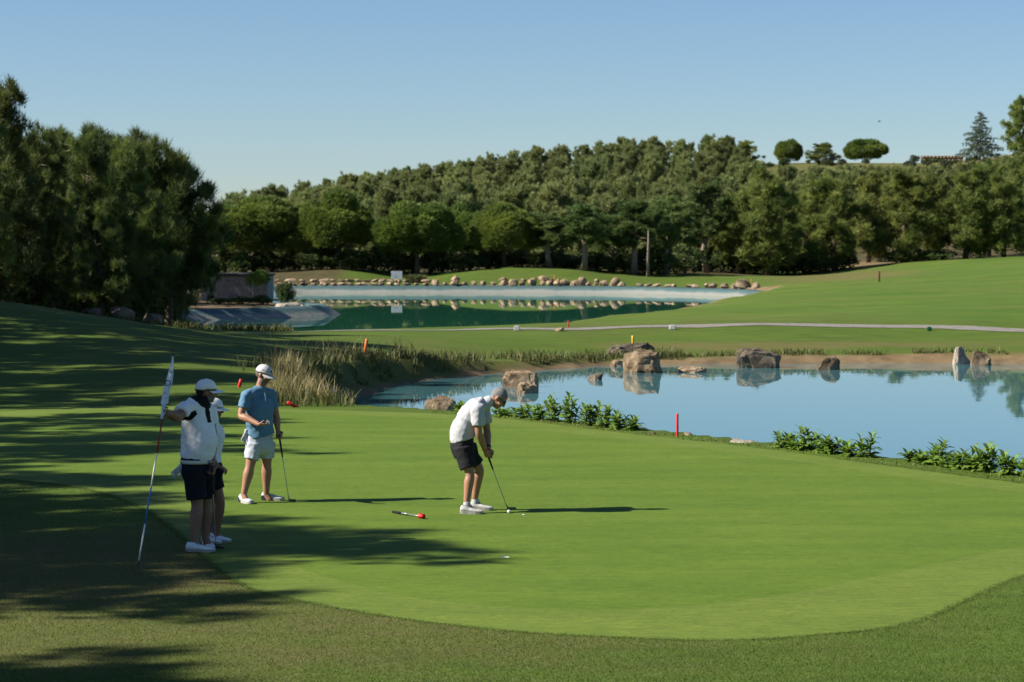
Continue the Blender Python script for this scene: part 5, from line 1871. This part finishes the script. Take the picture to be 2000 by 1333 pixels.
finish_body(pd, parts, handsD, (hc, hR, hF, hU), TAN)
# shirt
def taper_sleeve(a, b, f, r0, r1): 
    a, b = Vector(a), Vector(b); return dense([(a, r0, r0), (a.lerp(b, f * .5), (r0 + r1) / 2, (r0 + r1) / 2), (a.lerp(b, f), r1, r1)], 3)
st = dense([(p(905, 859), .185, .150), (p(903, 848), .185, .152), (p(911, 828), .185, .148), (p(922, 807), .19, .135), (p(936, 793), .185, .11), (p(947, 787), .10, .075)], 4)
shirt_w = [loft(st, (0, 1, 0), 24, False), loft(taper_sleeve(shR, elR, .70, .082, .076), (0, 1, 0), 18, False), loft(taper_sleeve(shL, elL, .70, .082, .074), (0, 1, 0), 18, False),
           blob(shR, .085, .085, .082), blob(shL, .085, .085, .082)]
cloth(pd, 'shirt', shirt_w, SUNLIT_WHITE, amp=.016, sc=9, seed=3)
cloth(pd, 'collar', [loft([(p(945, 790), .085, .082), (p(951, 787), .078, .075), (p(957, 783), .074, .070)], (0, 1, 0), 20)], SUNLIT_WHITE, .006, 0)
lg = []
for hip, kn, dy in ((hipR, kneR, -.0), (hipL, kneL, 0)):
    e = hip.lerp(kn, .74)
    lg.append(loft(dense([(hip + Vector((0, 0, .05)), .105, .125), (hip.lerp(kn, .35), .102, .105), (e, .104, .102)], 3), (0, 1, 0), 18, False))
lg.append(loft(dense([(p(904, 856), .165, .128), (p(903, 868), .18, .140), (p(905, 882), .175, .135)], 3), (0, 1, 0), 22))
cloth(pd, 'shorts', lg, NAVY, amp=.010, sc=8, seed=9)
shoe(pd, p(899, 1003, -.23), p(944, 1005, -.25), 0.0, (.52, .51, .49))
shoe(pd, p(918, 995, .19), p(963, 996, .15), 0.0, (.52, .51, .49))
for ank in (ankR, ankL):
    V_, F_ = loft([(ank + Vector((.006, 0, .005)), .042, .044), (ank + Vector((.012, 0, -.05)), .044, .05)], (0, 1, 0))
    me = npmesh('sock', V_, F_, [M['cloth']], True); set_col(me, np.tile(np.array(SUNLIT_WHITE), (len(V_), 1))); wpart('sock', me, pd)
hair_shell(pd, hc, hf, hu, (.23, .22, .215), 1.02)
glasses(pd, hq)
for w_, el_, colr, nm in ((wrR, elR, (.65, .12, .03), 'wristband'), (wrL, elL, (.01, .01, .012), 'watch')):
    dd = (w_ - el_).normalized()
    V_, F_ = loft([(w_ - dd * .03, .034, .034), (w_ - dd * .01, .033, .033)], (0, 1, 0), 14, False)
    me = npmesh(nm, V_, F_, [M['cloth']], True); set_col(me, np.tile(np.array(colr), (len(V_), 1))); wpart(nm, me, pd)
club(gtop - shd * .03, sole_pt, (1, -.08, 0), 'putter with black grip held by the bending man in white', (.012, .012, .014), grip_len=.26, head_len=.115)

# ------------------------------------------------------------------ the man in blue
Y0 = 30.0
pc_ = root('person', (G(508, 982).x, Y0, 0), 'man in blue polo shirt and pale shorts holding a golf ball', 'person')
LAT = Vector((-.82, -.57, 0)); FWD = Vector((.57, -.82, 0))
sh_r, sh_l = p(481, 773, -.13), p(529, 769, .13)
el_r, wr_r = p(471, 812, -.20), p(505, 829, -.36)
el_l, wr_l = p(540, 815, .13), p(543, 841, .07)
hip_r, hip_l = p(496, 872, -.06), p(521, 870, .06)
kn_r, kn_l = p(488, 912, -.11), p(521, 907, .08)
an_r, an_l = p(476, 966, -.15), p(520, 965, .12)
hcB = p(515, 732)
hfB, huB = (.86, -.36, -.34), (.3, -.1, .95)
hp, (hR, hF, hU), hq = head_parts(hcB, hfB, huB, 1.0)
torso = dense([(p(508, 868), .155, .115), (p(508, 845), .145, .11), (p(507, 805), .155, .115), (p(506, 778), .13, .088), (p(508, 764), .075, .07)], 4)
parts = hp + [loft(torso, LAT), loft([(p(508, 764), .066, .066), (p(510, 752), .06, .062), (p(513, 742), .058, .06)], LAT),
              loft(limb(hip_r, kn_r, an_r, .085, .058, .038, 1.0, 1.13), LAT), loft(limb(hip_l, kn_l, an_l, .085, .058, .038, 1.0, 1.13), LAT),
              loft([(an_r, .036, .038), (an_r + Vector((.03, -.03, -.07)), .034, .045)], LAT), loft([(an_l, .036, .038), (an_l + Vector((.04, 0, -.07)), .034, .05)], LAT),
              loft(limb(sh_r, el_r, wr_r, .056, .044, .030, 1.0, 1.12), (0, 0, 1)), loft(limb(sh_l, el_l, wr_l, .056, .043, .030, 1.0, 1.12), LAT)]
gt = p(546, 856, .03); gs = G(565, 980)
gd = (gs - gt).normalized()
handsB = [hand_parts(wr_r, Vector((1, -.35, -.08)), (0, .15, 1), (.2, -.8, .5), (.55, .8, .5), .08, 1.0, .8),
          hand_parts(wr_l, (gt + gd * .03) - wr_l, (-.1, -1, 0), (1, -.2, 0), (.7, .9, .6), .06, 1.0, .9)]
finish_body(pc_, parts, handsB, (hcB, hR, hF, hU), TAN, (.19, .125, .095))
BLUE = (.115, .235, .36)
st = dense([(p(511, 853), .176, .140), (p(508, 837), .174, .138), (p(507, 805), .178, .135), (p(506, 785), .182, .126), (p(506, 774), .150, .105), (p(508, 767), .085, .08)], 4)
cloth(pc_, 'shirt', [loft(st, LAT, 24, False), loft(taper_sleeve(sh_r, el_r, .64, .070, .073), LAT, 18, False), loft(taper_sleeve(sh_l, el_l, .62, .066, .066), LAT, 18, False), loft([(p(507, 764), .07, .075), (p(495, 769, -.07), .07, .07), (sh_r, .066, .068)], (0, 0, 1)), loft([(p(509, 764), .07, .075), (p(519, 767, .06), .068, .07), (sh_l, .064, .066)], (0, 0, 1))],
      BLUE, amp=.015, sc=8, seed=21, colf=lambda V, c: c * (1 + .06 * np.sin(V[:, 2] * 260))[:, None])
cloth(pc_, 'collar', [loft([(p(508, 768), .098, .088), (p(509, 763), .080, .076), (p(510, 760), .076, .074)], LAT, 20)], BLUE, .006, 0)
V_, F_ = loft([(p(517, 768, -.105), .009, .004), (p(519, 776, -.128), .010, .004), (p(520, 784, -.138), .010, .004)], (1, 0, 0), 8)
me = npmesh('placket', V_, F_, [M['cloth']], True); set_col(me, np.tile(np.array(BLUE) * .5, (len(V_), 1))); wpart('placket', me, pc_)
lg = [loft(dense([(p(508, 848), .16, .118), (p(508, 860), .172, .13), (p(508, 874), .17, .13)], 3), LAT, 22)]
for hip, kn in ((hip_r, kn_r), (hip_l, kn_l)):
    lg.append(loft(dense([(hip + Vector((0, 0, .03)), .10, .11), (hip.lerp(kn, .35), .092, .1), (hip.lerp(kn, .64), .094, .098)], 3), LAT, 18, False))
cloth(pc_, 'shorts', lg, (.48, .53, .60), amp=.014, sc=9, seed=31)
shoe(pc_, p(469, 979, -.02), p(492, 988, -.30), 0.0, (.62, .63, .65), (.03, .04, .055))
shoe(pc_, p(511, 979, .17), p(555, 978, .12), 0.0, (.62, .63, .65), (.03, .04, .055))
hair_shell(pc_, hcB, hfB, huB, (.16, .14, .12), 1.0, False)
cap_hat(pc_, hcB, hfB, huB, (.55, .55, .55), 1.0, 0, [(1.15, .35, .12, .28), (1.3, .62, .16, -.26), (1.48, .38, .1, .25), (1.62, .6, .12, -.2), (1.35, .2, .22, .05), (-.0, .35, .25, .15)])
club(gt - gd * .03, gs, (1, -.25, 0), 'putter resting on the turf under the blue shirted man\'s hand', (.014, .015, .018), grip_len=.27, head_len=.10)
o = root('golf_ball', wr_r + Vector((.125, -.045, .022)), 'white golf ball in the hand of the man in blue', 'ball')
M['ball'] = simple('golf_ball', (.82, .82, .80), .35, spec=.5)
V_, F_ = blob((0, 0, 0), .0213, .0213, .0213); link('sphere', npmesh('sphere', V_, F_, [M['ball']], True), o)
glove(p(481, 846, -.09), (-.35, -.1, -1), 'pale golf glove hanging from the back pocket of the pale shorts')

# ------------------------------------------------------------------ the man with the flag
Y0 = 25.35
pa = root('person', (G(392, 1074).x, Y0, 0), 'bearded man in white shirt with black yoke holding the flagstick', 'person')
LAT = Vector((-.6, -.8, 0)); FWD = Vector((.8, -.6, 0))
sh_r, el_r, wr_r = p(364, 797, -.15), p(347, 815, -.37), p(324, 806, -.55)
sh_l, el_l, wr_l = p(406, 797, .15), p(416, 855, .14), p(414, 905, -.06)
hip_r, hip_l = p(379, 922, -.07), p(396, 920, .08)
kn_r, kn_l = p(385, 986, -.09), p(403, 984, .08)
an_r, an_l = p(379, 1057, -.14), p(401, 1050, .06)
hcA = p(403, 765)
hfA, huA = (.95, .22, -.06), (.05, 0, 1)
hp, (hR, hF, hU), hq = head_parts(hcA, hfA, huA, 1.02)
torso = dense([(p(386, 912), .15, .12), (p(387, 888), .145, .135), (p(389, 862), .145, .155), (p(386, 825), .135, .12), (p(386, 803), .125, .09), (p(392, 788), .075, .065)], 4)
parts = hp + [loft(torso, LAT), loft([(p(393, 786), .075, .075), (p(396, 776), .068, .07), (p(400, 766), .064, .066)], LAT),
              loft(limb(hip_r, kn_r, an_r, .10, .062, .042, 1.0, 1.1), LAT), loft(limb(hip_l, kn_l, an_l, .10, .062, .042, 1.0, 1.1), LAT),
              loft([(an_r, .038, .04), (an_r + Vector((.03, 0, -.07)), .036, .05)], LAT), loft([(an_l, .038, .04), (an_l + Vector((.03, -.02, -.07)), .036, .05)], LAT),
              loft(limb(sh_r, el_r, wr_r, .062, .050, .034, 1.0, 1.1), (0, 0, 1)), loft(limb(sh_l, el_l, wr_l, .06, .047, .032, 1.0, 1.1), LAT)]
# flagstick
fb = G(270, 1104); ft = P(338.5, 690, 24.95)
fd_ = (ft - fb).normalized()
tt = (p(318, 800).z - fb.z) / (ft.z - fb.z)
grip_p = fb + (ft - fb) * tt
wr_off = (wr_r - grip_p)
handsA = [hand_parts(wr_r, grip_p - wr_r + Vector((0, -.03, 0)), (.55, .3, -.05) if False else (-.2, -.1, -.1) , (0, 0, 1), (.3, .5, .5), .08, 1.08, .5)]
handsA = [hand_parts(grip_p + (wr_r - grip_p).normalized() * .09 + Vector((-.0, .02, 0)), grip_p - wr_r, (.2, -1, 0), (0, 0, 1), (.85, 1.0, .7), .05, 1.08, .9)]
wr_r2 = grip_p + (wr_r - grip_p).normalized() * .09 + Vector((0, .02, 0))
parts.append(loft([(wr_r, .036, .034), (wr_r2, .032, .028)], (0, 0, 1)))
ga_t = p(413.5, 917, -.10); ga_s = G(422, 1072)
gad = (ga_s - ga_t).normalized()
handsA.append(hand_parts(wr_l, (ga_t + gad * .04) - wr_l + Vector((0, .0, -.02)), (-.3, -1, 0), (1, 0, 0), (.6, .9, .6), .06, 1.05, .9))
finish_body(pa, parts, handsA, (hcA, hR, hF, hU), (.30, .155, .10), (.20, .17, .15))
nb_ = np.array(tuple(p(393, 782))); 
def yoke(V, c):
    d = np.linalg.norm((V - nb_) * np.array([1, 1, 1.15]), axis=1)
    c[(d < .135) & (V[:, 2] > nb_[2] - .11)] = (.012, .012, .014)
    a = np.array(tuple(sh_r)); b = np.array(tuple(el_r))
    ax = (b - a) / np.linalg.norm(b - a)
    t = (V - a) @ ax
    perp = V - a - t[:, None] * ax
    c[(t > -.02) & (np.linalg.norm(perp, axis=1) < .13) & (perp[:, 2] < -.028)] = (.012, .012, .014)
    w = np.array(tuple(FWD))
    pl = (np.abs((V - nb_) @ np.array(tuple(LAT))) < .035) & ((V - nb_) @ w > .06) & (V[:, 2] > nb_[2] - .23)
    c[pl] = (.012, .012, .014)
    return c
st = dense([(p(385, 897), .170, .160), (p(386, 886), .178, .182), (p(389, 862), .174, .200), (p(386, 828), .168, .160), (p(385, 803), .168, .130), (p(388, 790), .155, .11), (p(393, 780), .09, .085)], 4)
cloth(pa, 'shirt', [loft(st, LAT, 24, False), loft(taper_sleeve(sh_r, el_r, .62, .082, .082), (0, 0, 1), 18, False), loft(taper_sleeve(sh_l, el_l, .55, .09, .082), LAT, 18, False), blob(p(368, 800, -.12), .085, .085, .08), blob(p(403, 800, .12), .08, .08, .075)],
      (1.0, 1.0, 1.04), amp=.015, sc=8, seed=41, colf=yoke)  # white raised in the colour to brighten the shirt in the shade
cloth(pa, 'collar', [loft([(p(393, 789), .10, .092), (p(395, 782), .083, .082), (p(397, 777), .079, .078)], LAT, 20)], (.012, .012, .014), .006, 0)
V_, F_ = loft([(p(386, 904.5), .192, .174), (p(386, 897.5), .190, .174)], LAT, 28, False)
me = npmesh('belt', V_, F_, [M['cloth']], True); set_col(me, np.tile(np.array((.75, .72, .62)), (len(V_), 1))); blt = wpart('belt', me, pa)
bc = p(386, 901) + FWD * .172
V_, F_ = blob(bc, .028, .028, .020); me = npmesh('buckle', V_, F_, [M['grey_metal']]); me.transform(Matrix.Translation(-Vector(pa.location))); link('buckle', me, blt)
lg = [loft(dense([(p(386, 897), .180, .162), (p(385, 908), .188, .165), (p(386, 925), .185, .155)], 3), LAT, 22)]
for hip, kn in ((hip_r, kn_r), (hip_l, kn_l)):
    lg.append(loft(dense([(hip + Vector((0, 0, .04)), .12, .13), (hip.lerp(kn, .4), .108, .118), (hip.lerp(kn, .84), .102, .106)], 3), LAT, 18, False))
cloth(pa, 'shorts', lg, (.014, .016, .024), amp=.006, sc=8, seed=51)
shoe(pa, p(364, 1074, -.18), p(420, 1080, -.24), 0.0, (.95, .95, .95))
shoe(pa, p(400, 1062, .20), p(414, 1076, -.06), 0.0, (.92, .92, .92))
hair_shell(pa, hcA, hfA, huA, (.03, .025, .022), 1.02, False)
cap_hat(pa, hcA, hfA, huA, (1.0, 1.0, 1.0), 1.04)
glasses(pa, hq)
club(ga_t - gad * .03, ga_s, (1, -.35, 0), 'putter hanging from the left hand of the flag holding man', (.02, .022, .025), grip_len=.30)
glove(p(352, 914, -.10), (-.75, -.2, -.75), 'pale golf glove stuck in the back pocket of the dark shorts')
# the flagstick itself
fl = root('flagstick', fb, 'striped flagstick with furled white flag held by the bearded man', 'flagstick')
Lf = (ft - fb).length
vtot = 1104 - 690
secs = [(1104, 1096, 'tip', (.08, .08, .09), .012), (1096, 1026, 'pole_section', (.72, .72, .70), .0085), (1026, 957, 'pole_section', (.03, .16, .50), .0085), (957, 889, 'pole_section', (.72, .72, .70), .0085),
        (889, 822, 'pole_section', (.30, .015, .02), .0085), (822, 696, 'pole_section', (.72, .72, .70), .0085), (696, 690, 'cap', (.03, .03, .03), .011)]
for v0, v1, nm, colr, rad in secs:
    a_ = fd_ * (Lf * (1104 - v0) / vtot); b_ = fd_ * (Lf * (1104 - v1) / vtot)
    V_, F_ = tube_np([a_, a_.lerp(b_, .5), b_], [rad] * 3, 12)
    nmm = 'pole_%d_%d' % (int(colr[0] * 100), int(colr[2] * 100))
    mt = bpy.data.materials.get(nmm) or simple(nmm, colr, .4)
    link(nm, npmesh(nm, V_, F_, [mt], True), fl)
# furled flag: hangs folded along the stick, below the top
rowsF = [(697, .004, .010), (715, .010, .030), (735, .018, .052), (755, .030, .060), (765, .040, .040), (785, .046, .034), (799, .020, .020), (812, .026, .012), (821, .004, .004)]
rowsF = [(697, .0, .008), (715, -.008, .026), (735, -.020, .040), (756, -.034, .046), (759, -.036, .030), (775, -.040, .034), (790, -.044, .036), (793, -.030, .012), (808, -.024, .028), (822, -.016, -.004)]
us, cs = 13, []
for v0, xl, xr in rowsF:
    c_ = fd_ * (Lf * (1104 - v0) / vtot)
    for k in range(us):
        t = k / (us - 1)
        x = xl + (xr - xl) * t
        y = -.014 - .020 * math.sin(t * 9 + v0 * .03) * (.4 + .6 * t) - .01
        cs.append(c_ + Vector((x, y, 0)))
front = np.array([tuple(v) for v in catmull([tuple(c) for c in cs[:1]], 1)]) if False else np.array([tuple(c) for c in cs])
nr = len(rowsF)
back = front + np.array([0, .003, 0])
FV = np.concatenate([front, back]); o2 = len(front)
FF = []
for i in range(nr - 1):
    for k in range(us - 1):
        a, b, c_, d = i * us + k, i * us + k + 1, (i + 1) * us + k + 1, (i + 1) * us + k
        FF += [(a, b, c_, d), (o2 + d, o2 + c_, o2 + b, o2 + a)]
for i in range(nr - 1):
    for k in (0, us - 1):
        a, d = i * us + k, (i + 1) * us + k
        FF.append((a, d, o2 + d, o2 + a))
M['flag'] = simple('flag_cloth', (.92, .95, 1.0), .8, var=.05)
flg = link('flag', npmesh('flag', FV, FF, [M['flag']], True), fl)
# dark letters and ring printed on the flag
def text_mesh(body, size, mat):
    cu = bpy.data.curves.new('t', 'FONT'); cu.body = body; cu.size = size; cu.extrude = .0008; cu.align_x = 'CENTER'; cu.align_y = 'CENTER'
    o_ = bpy.data.objects.new('t', cu); COL.objects.link(o_)
    dg = bpy.context.evaluated_depsgraph_get(); dg.update()
    me_ = bpy.data.meshes.new_from_object(o_.evaluated_get(dg)); bpy.data.objects.remove(o_)
    me_.materials.clear(); me_.materials.append(mat)
    return me_
M['ink'] = simple('flag_ink', (.012, .012, .02), .8)
for body, size, v0, dx, rot in (('B', .052, 727, .012, -.35), ('O', .085, 750, .002, -.35), ('l', .05, 770, -.012, .5), ('l', .04, 780, .004, .1)):
    me = text_mesh(body, size, M['ink'])
    o = link('lettering', me, flg)
    o.location = fd_ * (Lf * (1104 - v0) / vtot) + Vector((dx, -.0475, 0))
    o.rotation_euler = (math.pi / 2, rot, 0)

# ------------------------------------------------------------------ the person behind him
Y0 = 25.95
pw = root('person', (G(420, 1060).x, Y0, 0), 'person in white top and white cap half hidden behind the flag man', 'person')
LAT = Vector((-.1, -1, 0)); FWD = Vector((1, -.1, 0))
sh_r, el_r, wr_r = p(411, 829, -.15), p(404, 880, -.16), p(424, 911, -.14)
sh_l, el_l, wr_l = p(413, 829, .15), p(408, 878, .17), p(418, 915, .15)
hip_r, hip_l = p(411, 920, -.08), p(413, 920, .08)
kn_r, kn_l = p(429, 978, -.06), p(421, 980, .10)
an_r, an_l = p(423, 1044, -.02), p(415, 1048, .12)
hcW = p(418, 799)
hfW, huW = (.96, -.05, -.12), (.12, 0, 1)
hp, (hR, hF, hU), hq = head_parts(hcW, hfW, huW, .93)
torso = dense([(p(411, 915), .155, .115), (p(410, 890), .13, .105), (p(412, 850), .14, .115), (p(412, 833), .13, .085), (p(413, 822), .065, .055)], 4)
parts = hp + [loft(torso, LAT), loft([(p(413, 822), .052, .052), (p(415, 813), .05, .05), (p(417, 806), .05, .05)], LAT),
              loft(limb(hip_r, kn_r, an_r, .088, .056, .036, 1.0, 1.08), LAT), loft(limb(hip_l, kn_l, an_l, .088, .056, .036, 1.0, 1.08), LAT),
              loft([(an_r, .034, .036), (an_r + Vector((.03, 0, -.06)), .032, .045)], LAT), loft([(an_l, .034, .036), (an_l + Vector((.03, 0, -.06)), .032, .045)], LAT),
              loft(limb(sh_r, el_r, wr_r, .046, .037, .026, 1.0, 1.08), LAT), loft(limb(sh_l, el_l, wr_l, .046, .037, .026, 1.0, 1.08), LAT)]
gw_t = p(434, 922, -.14); gw_s = G(410, 1058)
gwd = (gw_s - gw_t).normalized()
handsW = [hand_parts(wr_r, Vector((1, -.05, -.35)), (0, .2, -1), (0, 1, .2), (.55, .8, .6), .06, .92, .8), hand_parts(wr_l, Vector((.8, -.5, -.4)), (0, 0, -1), (0, -1, .2), (.55, .8, .6), .06, .92, .8)]
finish_body(pw, parts, handsW, (hcW, hR, hF, hU), (.28, .14, .09))
st = dense([(p(411, 905), .155, .118), (p(411, 888), .145, .115), (p(413, 866), .15, .125), (p(414, 850), .158, .138), (p(412, 834), .160, .115), (p(413, 822), .085, .07)], 4)
cloth(pw, 'shirt', [loft(st, LAT, 24, False), loft(taper_sleeve(sh_r, el_r, .6, .068, .062), LAT, 18, False), loft(taper_sleeve(sh_l, el_l, .6, .068, .062), LAT, 18, False)], (1.0, 1.0, 1.03), amp=.004, sc=9, seed=61)  # top painted brighter white because it stands in shade
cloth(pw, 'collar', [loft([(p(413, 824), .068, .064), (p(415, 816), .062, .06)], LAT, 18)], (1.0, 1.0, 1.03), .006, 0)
lg = [loft(dense([(p(411, 903), .152, .118), (p(411, 912), .165, .13), (p(412, 925), .165, .13)], 3), LAT, 22)]
for hip, kn in ((hip_r, kn_r), (hip_l, kn_l)):
    lg.append(loft(dense([(hip, .10, .115), (hip.lerp(kn, .4), .095, .10), (hip.lerp(kn, .62), .092, .096)], 3), LAT, 18, False))
cloth(pw, 'shorts', lg, (.012, .013, .018), amp=.004, sc=8, seed=71)
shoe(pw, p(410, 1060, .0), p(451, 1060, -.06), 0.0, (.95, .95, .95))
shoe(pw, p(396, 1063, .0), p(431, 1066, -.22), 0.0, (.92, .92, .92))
hair_shell(pw, hcW, hfW, huW, (.05, .035, .025), .95, False)
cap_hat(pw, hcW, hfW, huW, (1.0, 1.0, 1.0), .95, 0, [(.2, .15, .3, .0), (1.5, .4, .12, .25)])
club(gw_t - gwd * .03, gw_s, (1, -.2, 0), 'putter with blue grip leaned on by the half hidden person', (.012, .022, .09), grip_len=.42)

# ------------------------------------------------------------------ small things on the green
c = G(994, 1003)
o = root('golf_ball', (c.x, c.y, .0215), 'white golf ball on the green in front of the putter', 'ball')
V_, F_ = blob((0, 0, 0), .0213, .0213, .0213); link('sphere', npmesh('sphere', V_, F_, [M['ball']], True), o)
c = G(1023, 1006)
o = root('ball_marker', (c.x, c.y, 0), 'small white ball marker disc right of the ball', 'marker')
V_, F_ = tube_np([(0, 0, .001), (0, 0, .003), (0, 0, .005)], [.019, .019, .015], 20); link('disc', npmesh('disc', V_, F_, [M['ball']]), o)
# hole liner
o = root('hole_cup', (HOLE.x, HOLE.y, 0), 'white lined hole in the turf in front of the putting man', 'hole')
bm = bmesh.new()
n = 28
r0 = [bm.verts.new((hole_r * math.cos(2 * math.pi * k / n), hole_r * math.sin(2 * math.pi * k / n), -.003)) for k in range(n)]
r1 = [bm.verts.new((hole_r * .995 * math.cos(2 * math.pi * k / n), hole_r * .995 * math.sin(2 * math.pi * k / n), -.12)) for k in range(n)]
for k in range(n): bm.faces.new((r0[k], r0[(k + 1) % n], r1[(k + 1) % n], r1[k]))
bm.faces.new(r1)
link('liner', bmmesh('liner', bm, [M['white_paint']]), o)
bm = bmesh.new()
r0 = [bm.verts.new((hole_r * 1.001 * math.cos(2 * math.pi * k / n), hole_r * 1.001 * math.sin(2 * math.pi * k / n), -.0005)) for k in range(n)]
r1 = [bm.verts.new((hole_r * 1.002 * math.cos(2 * math.pi * k / n), hole_r * 1.002 * math.sin(2 * math.pi * k / n), -.0035)) for k in range(n)]
for k in range(n): bm.faces.new((r0[k], r0[(k + 1) % n], r1[(k + 1) % n], r1[k]))
link('soil_ring', bmmesh('soil_ring', bm, [M['brown']]), o)
# pick up stick with the red cup
a_ = G(767, 1000, .016); b_ = G(826, 1009, .03)
o = root('pickup_stick', (a_.x, a_.y, 0), 'short stick with black grip and red flared end lying on the green', 'stick')
d_ = (b_ - a_); L_ = d_.length; d_ = d_.normalized()
off = Vector((0, 0, a_.z))
for nm, t0, t1, rad, mt in (('grip', 0, .30, .015, M['black']), ('tube', .30, .50, .011, M['grey_metal']), ('rod', .50, .93, .006, M['grey_metal'])):
    V_, F_ = tube_np([off + d_ * L_ * t0, off + d_ * L_ * (t0 + t1) / 2, off + d_ * L_ * t1], [rad] * 3, 12)
    link(nm, npmesh(nm, V_, F_, [mt], True), o)
V_, F_ = tube_np([off + d_ * L_ * .91, off + d_ * L_ * .925, off + d_ * L_ * .95, off + d_ * L_ * .985, off + d_ * L_ * 1.01], [.033, .031, .018, .022, .032], 18)
link('cup', npmesh('cup', V_, F_, [M['red']], False), o)
